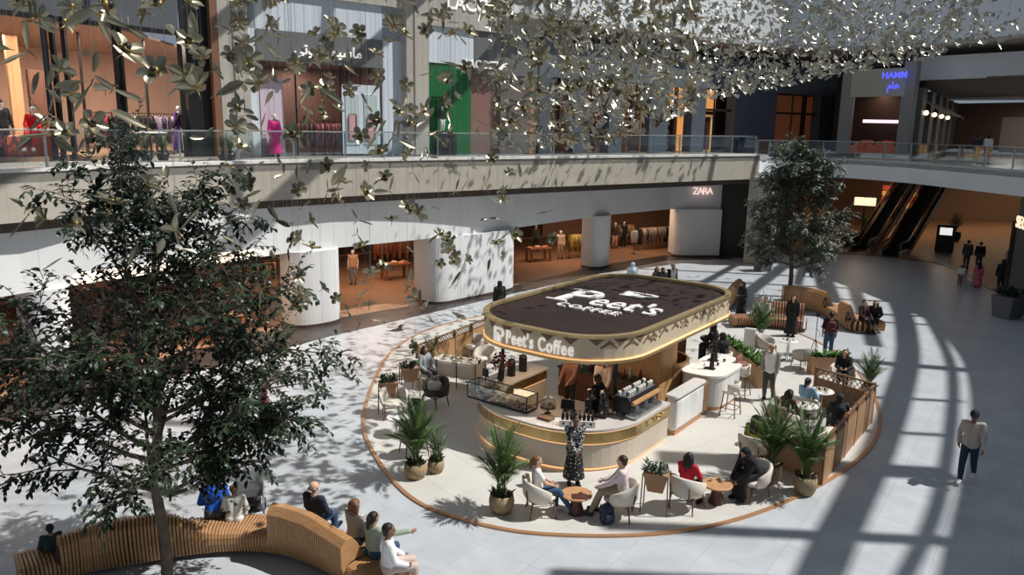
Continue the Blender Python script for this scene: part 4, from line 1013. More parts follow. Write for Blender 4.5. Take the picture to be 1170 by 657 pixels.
for k, (x, y) in enumerate(((541, 409), (553, 424))):
    p = G(x, y); place(shell_chair('cream tub chair tucked by the kiosk left side, %s one' % ('far', 'near')[k], legm=M_darkwood), p, 2.2+.3*k)
# palms of the front row
place(palm('tall potted palm in a woven basket by the left lounge chairs', .27, .36, 1.75, 15, 1), G(475, 545), .3)
place(palm('small young palm in a round woven basket, left terrace', .2, .3, .85, 8, 2), G(498, 539), 1.2)
place(palm('potted palm in a woven basket left of the person in jeans', .27, .40, 1.65, 15, 3), G(573, 584), 2.0)
place(palm('potted palm in front of the oak enclosure, left of the pair', .24, .42, 1.75, 16, 4), G(880, 550), .9)
place(palm('potted palm in front of the oak enclosure, right of the pair', .26, .42, 1.65, 16, 5), G(919, 563), 1.7)
place(palm('potted palm behind the far right corner of the enclosure', .24, .40, 1.25, 15, 6), G(991, 455), .2)
place(palm('yellowish palm in a pot before the striped bench', .25, .36, 1.7, 14, 7), G(868, 396), .2)
# right enclosure
E1, E2, E3 = G(856, 519), G(937, 554), G(994, 483)
partition('oak front panel of the seating enclosure behind the two palms', E1, E2, 1.02, .18, False)
partition('long oak side panel with lattice rail of the enclosure, facing right', E2, E3, 1.12, .2)
E4 = E3.lerp(E3, 0); E4 = Vector((E3.x - 1.55, E3.y + .75, 0))
E4 = G(929, 462)
partition('back panel of the enclosure with openwork lattice top', E4, E3, 1.15, .34, True, m=M_wood2)
b = MB(); v = (E3-E2).to_2d(); L = v.length; u = v/L
bq = thing('banquette', 'cream banquette along the inside of the long oak panel', 'bench', (E2.x - u.y*.35 + u.x*.3, E2.y + u.x*.35 + u.y*.3, 0), math.atan2(u.y, u.x))
b = MB(); b.rbox(0, L-.8, -.24, .24, .08, .40, .03); b.obj('base', M_woodpanel, bq); b = MB(); b.rbox(0, L-.8, -.25, .25, .40, .48, .04); b.obj('seat', M_cream, bq)
rt1, rt2 = G(936, 474), G(917, 492)
place(cafe_table('white round table with plates in front of the person in light blue'), rt1, .3)
place(cafe_table('white round table nearest the pair of front palms'), rt2, 1.1)
def plate_set(p, h, n, lab, seed):
    rg = random.Random(seed)
    for k in range(n):
        a = k*6.28/n + .3; r = .19; b = MB(); b.lathe([(0, 0), (.07, 0), (.095, .014), (.085, .016), (0, .006)], 16); o = b.obj('plate', M_cup); o.location = (p.x+r*math.cos(a), p.y+r*math.sin(a), h+.001); tag(o, 'white plate on the %s' % lab, 'plate', 'plates on the %s' % lab)
        o = cup_mb(.037, .08).obj('coffee_cup', mat('dark paper cup', (.03, .03, .03), .5) if k % 2 else M_cup); o.location = (p.x+.07*math.cos(a+.9), p.y+.07*math.sin(a+.9), h+.001); tag(o, 'cup on the %s' % lab, 'cup', 'cups on the %s' % lab)
        b = MB(); b.sphere((0, 0, .02), .04, 8, 5, (1.2, .9, .6)); o = b.obj('snack', mat('baked 1', (.5, .28, .09), .6), None, True); o.location = (p.x+r*math.cos(a), p.y+r*math.sin(a), h+.012); tag(o, 'small snack on a plate of the %s' % lab, 'snack', 'snacks on the %s' % lab)
plate_set(rt1, .73, 4, 'table in front of the person in light blue', 1)
plate_set(rt2, .73, 3, 'table nearest the front palms', 2)
# table with two chairs right of the kiosk
rt3 = G(899, 412); place(cafe_table('white round table with cups behind the person in the grey blazer'), rt3, .6); plate_set(rt3, .73, 3, 'table behind the person in the grey blazer', 3)
thin = mat('light wood leg', (.28, .17, .10), .5)
for k, (x, y, lab) in enumerate(((876, 408, 'left of the table behind the person in the grey blazer'), (917, 421, 'right of the table behind the person in the grey blazer'))):
    p = G(x, y); place(shell_chair('pale grey shell chair %s' % lab, legm=thin, cush=mat('pale grey felt', (.42, .40, .37), .8)), p, dirto(p, rt3))
# planters
a, c = G(828, 410), G(873, 444); L = (c-a).length; mid = (a+c)/2
place(planter_box('long oak planter of bright green leaves right of the bar', L, .45, .72, 11), mid, math.atan2((c-a).y, (c-a).x))
a, c = G(931, 428), G(962, 425); place(planter_box('short oak planter of green leaves by the back of the enclosure', 1.35, .4, .6, 12), (a+c)/2, .05)
b = MB(); b.rbox(-.2, .2, -.06, .06, 0, .95, .03); o = b.obj('white_screen', mat('white low screen', (.72, .73, .74), .5)); p = G(855, 404); o.location = p; o.rotation_euler[2] = -.3; tag(o, 'white narrow low screen behind the long oak planter', 'screen')
# bar stools
sp = [G(834, 474), G(846, 452), G(826, 436)]
for k, p in enumerate(sp):
    place(bar_stool('cream bar stool at the white bar, %s' % ('nearest and empty', 'second with a brown coat', 'third, under the person in black')[k]), p, KRZ + PI/2)
b = MB(); b.rbox(-.2, .2, -.08, .12, 0, .3, .06); b.rbox(-.22, .22, .1, .16, .1, .5, .03); o = b.obj('brown_coat', mat('brown coat cloth', (.22, .10, .06), .8), None, True); o.location = (sp[1].x, sp[1].y, .755); o.rotation_euler[2] = KRZ + PI/2; tag(o, 'brown coat heaped on the second cream bar stool', 'coat')
for k in range(6):
    w = kw(2.45 - .3*(k % 2), 1.7+k*.25); b = MB(); 
    o = cup_mb(.04, .09).obj('coffee_cup', M_cup if k % 2 else mat('dark paper cup', (.03, .03, .03), .5), None, True); o.location = (w.x, w.y, 1.052); tag(o, 'cup standing on the white bar top', 'cup', 'cups on the white bar')
for k, (x, y) in enumerate(((2.45, 1.75), (2.2, 2.6))):
    T = kthing('pump_dispenser', 'tall black pump dispenser on the %s of the white bar' % ('near end', 'middle')[k], 'dispenser', x, y, 1.052)
    b = MB(); b.rbox(-.22, .1, -.1, .1, 0, .03, .02); b.obj('base', M_black, T); b = MB(); b.lathe([(.075, .03), (.06, .3), (.05, .5), (0, .52)], 12); b.obj('body', M_black, T); b = MB(); b.tube([(0, 0, .5), (0, 0, .6), (-.14, 0, .6), (-.14, 0, .54)], .016); b.obj('nozzle', M_black, T)
# camera-like stand by the striped bench
p = G(929, 417); T = thing('tall_stand', 'tall thin dark stand with a small head beside the striped bench', 'stand', p)
for k in range(3):
    a = k*2.1+.4; b = MB(); b.tube([(.28*math.cos(a), .28*math.sin(a), 0), (.02*math.cos(a), .02*math.sin(a), .9)], .012, 6); b.obj('leg', M_black, T)
b = MB(); b.tube([(0, 0, .85), (0, 0, 1.75)], .013, 6); b.obj('pole', M_black, T); b = MB(); b.rbox(-.07, .07, -.04, .04, 1.72, 1.86, .02); b.obj('head', M_black, T); b = MB(); b.tube([(0, 0, 1.3), (.13, 0, 1.15), (.1, 0, 1.0)], .008, 5); b.obj('cable', M_black, T)
# small black backpack by chair B
p = G(693, 597); T = thing('backpack', 'navy backpack on the floor before the person in the pink shirt', 'bag', p, .5)
b = MB(); b.rbox(-.15, .15, -.1, .1, 0, .42, .08); b.obj('body', mat('navy nylon', (.02, .028, .06), .7), T, True); b = MB(); b.rbox(-.11, .11, -.15, -.08, .04, .24, .04); b.obj('pocket', mat('navy nylon light', (.035, .05, .10), .7), T, True)
for s in (-.07, .07):
    b = MB(); b.tube([(s, .1, .38), (s*1.3, .17, .25), (s, .1, .08)], .014, 5); b.obj('strap', M_black, T)
b = MB(); b.tube([(-.04, 0, .41), (0, 0, .47), (.04, 0, .41)], .01, 5); b.obj('grab_loop', M_black, T)
# ---- sculptural slatted benches
def slat_bench(label, path, hfun, width=.5, pitch=.062, thick=.042, sg=1, m=None):
    """path: plan polyline; backs stand on the right-hand side of travel * sg; hfun(t) = height of the back"""
    T = thing('slatted_bench', label, 'bench', (0, 0, 0)); pl = spline([Vector(p) for p in path], 24)
    cum = [0]
    for a, c in zip(pl[:-1], pl[1:]): cum.append(cum[-1] + (c-a).length)
    tot = cum[-1]; N = int(tot/pitch)
    def fr(s):
        for i in range(len(pl)-1):
            if s <= cum[i+1]+1e-9: break
        t = (pl[i+1]-pl[i]).normalized(); p = pl[i].lerp(pl[i+1], (s-cum[i])/max(1e-9, cum[i+1]-cum[i])); return p, t
    def prof(h, sc=1.0):
        k = (h-.45)/.6                      # 0 flat .. 1 tall back
        k = max(0, min(1, k)); w = width
        pts = [(-.30, .06), (-.36, .25), (-.34-.10*k, .36+.10*k), (-.30-.16*k, .42+.5*k), (-.22-.12*k, .45+.6*k), (-.10-.09*k, .455+.585*k), (-.02-.05*k, .455+.40*k), (.02, .455+.14*k), (.12, .452), (w-.15, .45), (w-.06, .43), (w-.04, .36), (w-.12, .2), (w-.2, .06)]
        c = (.05, .25)
        return [((x-c[0])*sc+c[0], (z-c[1])*sc+c[1]) for x, z in pts]
    b = MB()
    for i in range(N):
        s = (i+.5)*pitch; p, t = fr(s); n = Vector((-t.y, t.x))*sg; h = hfun(s/tot)
        pr = prof(h)
        r = [[tuple(p + t*o + n*x) + (z,) for x, z in pr] for o in (-thick/2, thick/2)]
        b.rings(r)
    b.obj('slats', m or M_wood, T)
    b = MB(); rs = []
    for i in range(0, N+1, 2):
        s = max(.03, min(tot-.03, i*pitch)); p, t = fr(s); n = Vector((-t.y, t.x))*sg
        rs.append([tuple(p + n*x) + (z,) for x, z in prof(hfun(s/tot), .93)])
    b.rings(rs); b.obj('core', mat('bench gap shade', (.05, .026, .015), .7), T)  # added core, coloured dark to stand for shade between the slats
    for s, nm in ((.0, 'end_cap'), (tot, 'end_cap')):
        p, t = fr(max(.001, min(tot-.001, s))); n = Vector((-t.y, t.x))*sg; dirn = -1 if s == 0 else 1; b = MB()
        b.rings([[tuple(p + t*o + n*x) + (z,) for x, z in prof(hfun(s/tot), 1.02)] for o in ((-.045, 0) if s == 0 else (0, .045))]); b.obj(nm, m or M_wood, T)
    return T, fr, tot
def smooth(e0, e1, x):
    t = max(0, min(1, (x-e0)/(e1-e0))); return t*t*(3-2*t)
def h1(t):
    a = .45 + .50*smooth(.075, .08, t)*(1-.2*(1-smooth(.08, .2, t)))*(1-smooth(.30, .46, t))
    c = .45 + .62*smooth(.598, .604, t)*(1-.25*smooth(.7, .88, t))*(1-smooth(.882, .886, t))
    return max(a, c)
B1 = [(-8.35, 12.0), (-7.55, 12.62), (-6.85, 12.92), (-6.2, 13.18), (-5.5, 13.38), (-4.85, 13.44), (-4.2, 13.36), (-3.6, 13.1), (-3.0, 12.7), (-2.45, 12.25), (-1.95, 11.8)]
bench1, fr1, tot1 = slat_bench('curved slatted wood bench with two humps around the near tree', B1, h1)
p0 = [G(832, 371), G(850, 364), G(870, 361), G(892, 364), G(920, 369)]
B2 = [(p.x, p.y) for p in (G(836, 372), G(862, 372), G(890, 374), G(920, 377))]
bench2, fr2, tot2 = slat_bench('straight slatted bench with pinkish slats and tall back behind the palm', B2, lambda t: .45 + .58*smooth(.30, .36, t)*(1-smooth(.985, .995, t)), sg=-1, pitch=.11, thick=.06, m=mat('pinkish bench wood', (.40, .20, .115), .5, var=.12, vscale=5))
B3 = [(p.x, p.y) for p in (G(893, 350), G(915, 352), G(940, 357), G(962, 368), G(978, 378), G(1004, 378))]
bench3, fr3, tot3 = slat_bench('wavy slatted wood bench that curls right of the far tree', B3, lambda t: .45 + .6*(1-smooth(.40, .43, t)) + .6*smooth(.69, .71, t)*(1-smooth(.80, .81, t)), sg=1, pitch=.09, thick=.07)
B4 = [(p.x, p.y) for p in (G(827, 352), G(831, 347), G(836, 343))]
bench4, fr4, tot4 = slat_bench('tall rounded bench end just behind the kiosk roof', B4, lambda t: 1.05, sg=1, pitch=.09, thick=.07)
# stroller behind the near bench
p = G(287, 592); T = thing('stroller', 'dark grey baby stroller with raised hood behind the near bench', 'stroller', p, .3)
b = MB(); R = []
for k in range(9):
    a = math.radians(10+150*k/8); R.append([(-.26, -.1-.42*math.cos(a)*.9, .62+.42*math.sin(a)), (.26, -.1-.42*math.cos(a)*.9, .62+.42*math.sin(a)), (.26, -.1-.38*math.cos(a)*.9, .62+.38*math.sin(a)), (-.26, -.1-.38*math.cos(a)*.9, .62+.38*math.sin(a))])
b.rings(R); b.obj('hood', mat('grey stroller cloth', (.10, .105, .11), .8), T)
b = MB(); b.rbox(-.22, .22, -.35, .35, .42, .60, .06); b.obj('seat', M_black, T)
b = MB()
for s in (-.26, .26): b.tube([(s, -.42, .1), (s, .1, .6), (s, .5, 1.0)], .016, 6).tube([(s, .35, .12), (s, -.1, .5)], .016, 6)
b.tube([(-.26, .5, 1.0), (.26, .5, 1.0)], .018, 6); b.obj('frame', M_steel, T)
for x, y in ((-.26, -.42), (.26, -.42), (-.27, .36), (.27, .36)):
    b = MB(); n = 16; b.rings([[(x+o, y+r*math.cos(2*PI*k/n), .12+r*math.sin(2*PI*k/n)) for k in range(n)] for o, r in ((-.02, .1), (-.02, .12), (.02, .12), (.02, .1))]); b.obj('wheel', M_black, T)
b = MB(); b.rbox(-.2, .2, -.2, .25, .2, .32, .04); b.obj('basket', M_black, T)
# grey box planters beside the far pillar and at the right edge
for k, (x, y, s, lab) in enumerate(((871, 309, .42, 'beside the stone pier'), (1150, 362, .5, 'at the right edge of the hall'))):
    p = G(x, y); T = thing('stone_planter', 'grey square stone planter %s' % lab, 'planter', p, .4); b = MB(); b.rings([[(sx*s*.8, sy*s*.8, 0) for sx, sy in ((-1, -1), (1, -1), (1, 1), (-1, 1))], [(sx*s, sy*s, .95) for sx, sy in ((-1, -1), (1, -1), (1, 1), (-1, 1))]]); b.obj('pot', mat('grey planter stone', (.16, .165, .17), .7), T)
    herb_mb(random.Random(40+k), -s*.8, s*.8, -s*.8, s*.8, .95, 160, .35, .1).obj('foliage', M_leafdk, T)
# ------------------------------------------------------------------ people
BAKE = []
def remesh(o, vox, extra=None, sm=2):
    m = o.modifiers.new('r', 'REMESH'); m.mode = 'VOXEL'; m.voxel_size = vox; m.use_smooth_shade = True
    if sm: s = o.modifiers.new('s', 'SMOOTH'); s.factor = .5; s.iterations = sm
    BAKE.append((o, extra))
def bake_all():
    dg = bpy.context.evaluated_depsgraph_get(); dg.update(); out = []
    for o, ex in BAKE:
        me = bpy.data.meshes.new_from_object(o.evaluated_get(dg)); out.append(me)
    for (o, ex), me in zip(BAKE, out):
        mats = [s for s in o.data.materials]
        if ex is not None:
            bm = bmesh.new(); bm.from_mesh(me); vs = [bm.verts.new(v) for v in ex.v]
            for f in ex.f:
                try: bm.faces.new([vs[i] for i in f])
                except ValueError: pass
            bm.to_mesh(me); bm.free()
        me.materials.clear()
        for m in mats: me.materials.append(m)
        me.polygons.foreach_set('use_smooth', [True]*len(me.polygons)); me.polygons.foreach_set('material_index', [0]*len(me.polygons)); me.name = o.name
        o.modifiers.clear(); o.data = me
    BAKE.clear()
def ik(S, H, l1, l2, pole):
    S, H = Vector(S), Vector(H); d = H-S; L = d.length; m = (l1+l2)*.985
    if L > m: H = S + d*(m/L); d = H-S; L = m
    t = d.normalized(); a = (l1*l1-l2*l2+L*L)/(2*L); hh = math.sqrt(max(0, l1*l1-a*a)); p = Vector(pole); p = (p - t*p.dot(t)); p = p.normalized() if p.length > 1e-5 else t.orthogonal()
    return S + t*a + p*hh, H
def cloth_mat(name, c, **k): return mat('cloth ' + name, c, k.pop('rough', .85), **k)
BLK = ('black', (.012, .012, .014)); WHT = ('white', (.72, .72, .70)); JEAN = ('blue denim', (.035, .075, .15)); NAVY = ('navy', (.02, .03, .06)); KHAKI = ('khaki', (.34, .27, .19)); GREY = ('mid grey', (.20, .19, .18)); DGREY = ('dark grey', (.06, .06, .065))
HBLK = (.012, .01, .009); HBRN = (.07, .035, .018); HGREY = (.25, .22, .2)
def person(label, loc, rz, pose='stand', h=1.72, skin='tan', hair='short', hcol=HBLK, top=WHT, sleeve=1.0, bottom=JEAN, kind='trousers', shoes=BLK, hl=None, hr=None, lean=0.0, yaw=0.0, nod=0.0, seat=.47, wide=1.0, jacket=None, stride=.0, group=None, cat='person', name='person', skinm=None, kneel=(.46, .46), spread=.11, vox=.016, cap=None, belt=None):
    F, Rt, Up = Vector((0, 1, 0)), Vector((1, 0, 0)), Vector((0, 0, 1)); J = {}
    sit = pose == 'sit'; pz = (seat + .10) if sit else .94
    pel = Vector((0, 0, pz)); cl, sl = math.cos(lean), math.sin(lean); T = lambda x, y, z: pel + Vector((x, y*cl + z*sl, z*cl - y*sl))
    chest, neck = T(0, .01, .33), T(0, 0, .50); shl = [T(-.175*wide, 0, .455), T(.175*wide, 0, .455)]
    C = []   # (label, p0, p1, r0, r1)
    for sx in (-1, 1):
        C.append(('torso', T(sx*.065*wide, 0, .0), T(sx*.06*wide, 0, .18), .105, .088)); C.append(('torso', T(sx*.06*wide, 0, .18), T(sx*.085*wide, .01, .36), .088, .092)); C.append(('torso', T(sx*.05, .0, .40), shl[0 if sx < 0 else 1], .075, .058))
        C.append(('hips', Vector((sx*.075*wide, -.015, pz)), Vector((sx*.08*wide, -.01, pz-.05)), .11, .10))
    C.append(('neck', neck - (neck-chest)*.3, neck + Vector((0, .02, .06)), .055, .05))
    hd = neck + Vector((0, .02 + .06*sl, .14 - .03*abs(sl)))
    f = Vector((math.sin(yaw)*math.cos(nod), math.cos(yaw)*math.cos(nod), -math.sin(nod))).normalized(); sd = f.cross(Up).normalized(); u = sd.cross(f)
    hp = lambda a, b_, c_: hd + sd*a + f*b_ + u*c_
    C += [('head', hp(0, -.012, .03), hp(0, .012, .028), .088, .086), ('head', hp(0, .03, -.02), hp(0, .055, -.085), .068, .036), ('head', hp(0, .090, .01), hp(0, .108, -.026), .012, .018), ('head', hp(-.083, -.005, -.01), hp(-.085, -.005, .015), .016, .02), ('head', hp(.083, -.005, -.01), hp(.085, -.005, .015), .016, .02), ('neck', neck, hp(0, .0, -.06), .052, .05)]
    legs = []
    for i, sx in enumerate((-1, 1)):
        hip = Vector((sx*.085*wide, 0, pz - (.0 if sit else .03)))
        if sit:
            k = kneel[i]; knee = Vector((sx*spread*wide, .43, max(.46, pz-.02))); ank = Vector((sx*spread*wide, .43 + (k-.46) , .09)) if k < 1 else Vector((sx*.09, .43+.3, .09))
            if k >= 1: knee.z = .56
        else:
            st = stride*(1 if i else -1); knee = Vector((sx*.10, .02 + st*.6 + .03, .50)); ank = Vector((sx*.10, -.02 + st - (.12 if st < 0 else 0), .09 + (.06 if st < 0 else 0)))
        toe = ank + Vector((sx*.015, .15, -.045)); heel = ank + Vector((0, -.03, -.045))
        C += [('thigh', hip, knee, .088, .06), ('calf', knee, knee.lerp(ank, .35), .058, .056), ('calf', knee.lerp(ank, .35), ank, .056, .038), ('foot%d' % i, heel, toe, .042, .034), ('foot%d' % i, ank, ank.lerp(toe, .5), .040, .036)]; legs.append((hip, knee, ank, toe))
    ex = MB()
    for i, sx in enumerate((-1, 1)):
        tgt = (hl, hr)[i]
        if tgt is None: tgt = (sx*.17, .28, pz+.06) if sit else (sx*.23, .06 + stride*.8*(-1 if i else 1), .80)
        el, wr = ik(shl[i], tgt, .29, .25, (sx*.55, -.7, -.3)); d = (wr-el).normalized(); hb = wr + d*.075
        C += [('uarm', shl[i], el, .052, .042), ('farm', el, wr, .041, .028), ('hand', wr, hb, .028, .030)]
        inw = Vector((-sx, 0, 0)); nrm = (inw - d*inw.dot(d)); nrm = nrm.normalized() if nrm.length > 1e-4 else d.orthogonal(); w = d.cross(nrm)
        if w.y < 0: w = -w           # thumb side forward
        for q, (o_, ln) in enumerate(((-.026, .058), (-.009, .072), (.009, .078), (.026, .07))):
            r0 = hb + w*o_ - d*.005; ex.tube([r0, r0 + d*ln*.5 + nrm*.008, r0 + d*ln*.85 + nrm*.03], [.0095, .0088, .007], 6)
        r0 = wr + d*.02 + w*.025; ex.tube([r0, r0 + w*.028 + d*.028, r0 + w*.03 + d*.06 + nrm*.012], [.011, .0095, .008], 6)
    sm_ = skinm or M_skin[skin]
    b = MB()
    for lb, p, q, r0, r1 in C: b.capsule(p, q, r0, r1)
    sc = h/1.72
    root = b.obj(name, sm_); root.location = loc; root.rotation_euler = (0, 0, rz); root.scale = (sc, sc, sc); tag(root, label, cat, group); remesh(root, vox, ex)
    def wear(nm, sel, infl, c, extra=(), vx=None):
        bb = MB()
        for lb, p, q, r0, r1 in C:
            v = sel(lb)
            if v:
                v = float(v); q2 = p.lerp(q, v); bb.capsule(p, q2, r0+infl, r0+(r1-r0)*v+infl)
        for e in extra: bb.capsule(*e) if len(e) == 4 else bb.rings(e[0])
        o = bb.obj(nm, cloth_mat(*c), root); remesh(o, vx or vox*1.25); return o
    def cone(z0, z1, r0, r1, sxx=1.12, wav=0.0):
        R = []; n = 28
        for k in range(5):
            t = k/4; r = r0+(r1-r0)*t; z = z0+(z1-z0)*t
            R.append([Vector((r*sxx*math.cos(2*PI*j/n)*(1+wav*t*math.sin(j*2.7)), r*math.sin(2*PI*j/n)*(1+wav*t*math.sin(j*2.7)), z)) for j in range(n)])
        return (R[::-1],) if z1 < z0 else (R,)
    # lower garment
    lap = []
    if sit and kind in ('skirt', 'dress', 'abaya'):
        (h0, k0, a0, _), (h1_, k1, a1, _) = legs
        lap = [((h0+h1_)/2, (k0+k1)/2, .11, .10), ((k0+k1)/2, (a0+a1)/2 + Vector((0, 0, .06)), .11, .12), (k0, a0 + Vector((-.02, 0, .05)), .08, .085), (k1, a1 + Vector((.02, 0, .05)), .08, .085)]
    if kind == 'trousers': wear('trousers', lambda l: {'hips': 1, 'thigh': 1, 'calf': 1}.get(l, 0), .014, bottom)
    elif kind == 'shorts': wear('shorts', lambda l: {'hips': 1, 'thigh': .9}.get(l, 0), .02, bottom)
    elif kind == 'skirt':
        wear('skirt', lambda l: {'hips': 1, 'thigh': 1 if sit else 0}.get(l, 0), .016, bottom, lap if sit else [cone(pz+.10, .22, .125, .23, 1.12, .04)])
    dress_extra = []
    if kind in ('dress', 'abaya'):
        dress_extra = lap if sit else [cone(pz+.12, .035 if kind == 'abaya' else .12, .135, .25, 1.12, .03)]
    arm = lambda l: {'torso': 1, 'hips': 1 if (kind in ('dress', 'abaya') or jacket is None and kind == 'trousers' and False) else 0, 'uarm': min(1, sleeve*2), 'farm': max(0, sleeve*2-1), 'thigh': 1 if sit and kind in ('dress', 'abaya') else 0, 'calf': 1 if sit and kind in ('dress', 'abaya') else 0}.get(l, 0)
    loose = .02 if kind != 'abaya' else .035
    extra_top = dress_extra + ([] if sit or kind in ('dress', 'abaya') else [(T(-.06, 0, -.02), T(.06, 0, -.02), .125, .125)]) + ([(T(-.06, 0, 0), T(.06, 0, 0), .12, .12)] if sit else [])
    wear({'dress': 'dress', 'abaya': 'abaya'}.get(kind, 'shirt'), arm, loose, top, extra_top)
    if jacket:
        sh = jacket[2] if len(jacket) > 2 else 1
        bb = MB()
        for lb, p, q, r0, r1 in C:
            if lb in ('uarm', 'farm'): bb.capsule(p, q if lb == 'uarm' else p.lerp(q, .92), r0+.03, r1+.028)
            elif lb == 'torso':      # open front: the panels sit to the sides and the back
                o_ = Vector((math.copysign(.03, (p.x+q.x) or 1), -.028, 0)); bb.capsule(p+o_, q+o_, r0+.024, r1+.024)
        for sx in (-1, 1): bb.capsule(T(sx*.09, -.02, .05), T(sx*.1, -.02, -.18), .105, .10)
        remesh(bb.obj('jacket', cloth_mat(jacket[0], jacket[1]), root), vox*1.25)
    for i in range(2):
        if kind == 'abaya' and not sit: pass
        wear('shoe', lambda l, i=i: 1 if l == 'foot%d' % i else 0, .010, shoes)
    if belt: pass
    # hair or head cover
    bb = MB(); hm = mat('hair %.3f' % hcol[0], hcol, .5)
    if hair in ('short', 'long', 'bun', 'ponytail', 'bob'):
        bb.capsule(hp(0, -.024, .036), hp(0, -.014, .040), .099, .094); bb.capsule(hp(0, -.05, -.02), hp(0, -.06, -.05), .07, .05)
        if hair == 'long':
            for a in (-.06, 0, .06): bb.capsule(hp(a, -.055, .0), hp(a*1.25, -.085, -.34), .062, .045)
            for a in (-.085, .085): bb.capsule(hp(a, -.01, .02), hp(a*1.15, .0, -.22), .03, .028)
        if hair == 'bob':
            for a in (-.08, 0, .08): bb.capsule(hp(a, -.045, .02), hp(a*1.05, -.06, -.10), .05, .05)
        if hair == 'bun': bb.sphere(hp(0, -.06, .14), .055, 12, 8)
        if hair == 'ponytail': bb.capsule(hp(0, -.12, .03), hp(0, -.15, -.16), .045, .025)
        remesh(bb.obj('hair', hm, root), vox, sm=1)
    elif hair == 'bald':
        bb.capsule(hp(-.06, -.06, -.01), hp(.06, -.06, -.01), .04, .04); remesh(bb.obj('hair', hm, root), vox, sm=1)
    elif hair == 'hijab':
        bb.capsule(hp(0, -.032, .034), hp(0, -.022, .036), .110, .106); bb.capsule(hp(0, -.04, -.04), neck + Vector((0, .0, .0)), .095, .12); bb.capsule(neck, T(0, -.02, .38), .13, .17)
        bb.capsule(hp(0, .0, -.11), T(0, .06, .42), .06, .10); remesh(bb.obj('headscarf', cloth_mat('scarf ' + top[0], top[1]), root), vox, sm=2)
    if cap:
        bb = MB(); bb.capsule(hp(0, -.015, .055), hp(0, .0, .058), .098, .096); bb.capsule(hp(-.04, .08, .07), hp(.04, .08, .07), .03, .03); bb.capsule(hp(-.03, .13, .06), hp(.03, .13, .06), .016, .016); remesh(bb.obj('cap', cloth_mat(*cap), root), vox, sm=1)
    if skinm is None and not sit or (skinm is None and hair != 'hijab'):
        b = MB()
        for sx in (-1, 1): b.sphere(hp(sx*.034, .083, .012), .010, 8, 6); b.capsule(hp(sx*.02, .09, .035), hp(sx*.05, .08, .035), .005, .004, 6)
        b.obj('eyes', mat('dark eye', (.02, .012, .01), .3), root)
        b = MB(); b.capsule(hp(-.02, .088, -.058), hp(.02, .088, -.058), .007, .007, 6); b.obj('mouth', mat('lip tone', (.25, .09, .07), .5), root)
    return root, T, hp
def to(p, q): return math.atan2(q[1]-p[1], q[0]-p[0]) - PI/2
def back_from(p, rz, d=.08): return Vector((p[0] + math.sin(rz)*d, p[1] - math.cos(rz)*d, 0))
CAMP = Vector((0, 0))
# pattern cloths
def dots_mat(name, c1, c2, scale, sz):
    m = mat('cloth ' + name, c1, .85); nt = m.node_tree; tc = nt.nodes.new('ShaderNodeTexCoord'); v = nt.nodes.new('ShaderNodeTexVoronoi'); v.inputs['Scale'].default_value = scale
    nt.links.new(tc.outputs['Object'], v.inputs['Vector']); r = nt.nodes.new('ShaderNodeValToRGB'); r.color_ramp.interpolation = 'CONSTANT'; r.color_ramp.elements[0].color = (*c2, 1); r.color_ramp.elements[1].color = (*c1, 1); r.color_ramp.elements[1].position = sz
    nt.links.new(v.outputs['Distance'], r.inputs[0]); nt.links.new(r.outputs[0], nt.nodes['Principled BSDF'].inputs['Base Color'])
def stripes_mat(name, c1, c2, scale):
    m = mat('cloth ' + name, c1, .85); nt = m.node_tree; tc = nt.nodes.new('ShaderNodeTexCoord'); v = nt.nodes.new('ShaderNodeTexWave'); v.bands_direction = 'Z'; v.inputs['Scale'].default_value = scale
    nt.links.new(tc.outputs['Object'], v.inputs['Vector']); r = nt.nodes.new('ShaderNodeValToRGB'); r.color_ramp.interpolation = 'CONSTANT'; r.color_ramp.elements[0].color = (*c2, 1); r.color_ramp.elements[1].color = (*c1, 1); r.color_ramp.elements[1].position = .45
    nt.links.new(v.outputs['Fac'], r.inputs[0]); nt.links.new(r.outputs[0], nt.nodes['Principled BSDF'].inputs['Base Color'])
dots_mat('dotted black', (.015, .015, .017), (.6, .6, .58), 17, .24)
dots_mat('speckled grey', (.03, .03, .035), (.55, .55, .54), 26, .42)
dots_mat('leaf print', (.62, .64, .58), (.10, .18, .12), 9, .32)
stripes_mat('striped', (.65, .63, .6), (.08, .08, .09), 9)
DOT = ('dotted black', (0, 0, 0)); SPK = ('speckled grey', (0, 0, 0)); PRINT = ('leaf print', (0, 0, 0)); STR = ('striped', (0, 0, 0))
PINK = ('pale pink', (.66, .55, .57)); RED = ('red', (.45, .015, .03)); LBLUE = ('light blue', (.25, .42, .62)); OLIVE = ('lime', (.30, .38, .05))
p = G(655, 555)
person('person standing at the counter front in speckled top and dotted black skirt, hands clasped', p, to(p, CAMP)+.25, skin='brown', hair='bun', top=SPK, kind='skirt', bottom=DOT, hl=(-.03, .20, .88), hr=(.03, .22, .88), nod=.15, h=1.70)
r = chairA.rotation_euler[2]; person('person sitting in white top and jeans with brown ponytail, facing right', back_from(pA, r), r, 'sit', skin='light', hair='ponytail', hcol=(.16, .08, .04), top=WHT, sleeve=.3, bottom=JEAN, shoes=WHT, kneel=(.46, 1), hl=(-.12, .30, .66), hr=(.12, .34, .68), lean=-.08, h=1.66)
r = chairB.rotation_euler[2]; person('person sitting in pale pink shirt and khaki trousers with dark hair, facing left', back_from(pB, r), r, 'sit', skin='light', hair='short', hcol=(.03, .018, .012), top=PINK, bottom=KHAKI, shoes=DGREY, kneel=(.66, .58), hl=(-.18, .48, .66), hr=(.14, .40, .70), lean=.05, h=1.76, yaw=.2)
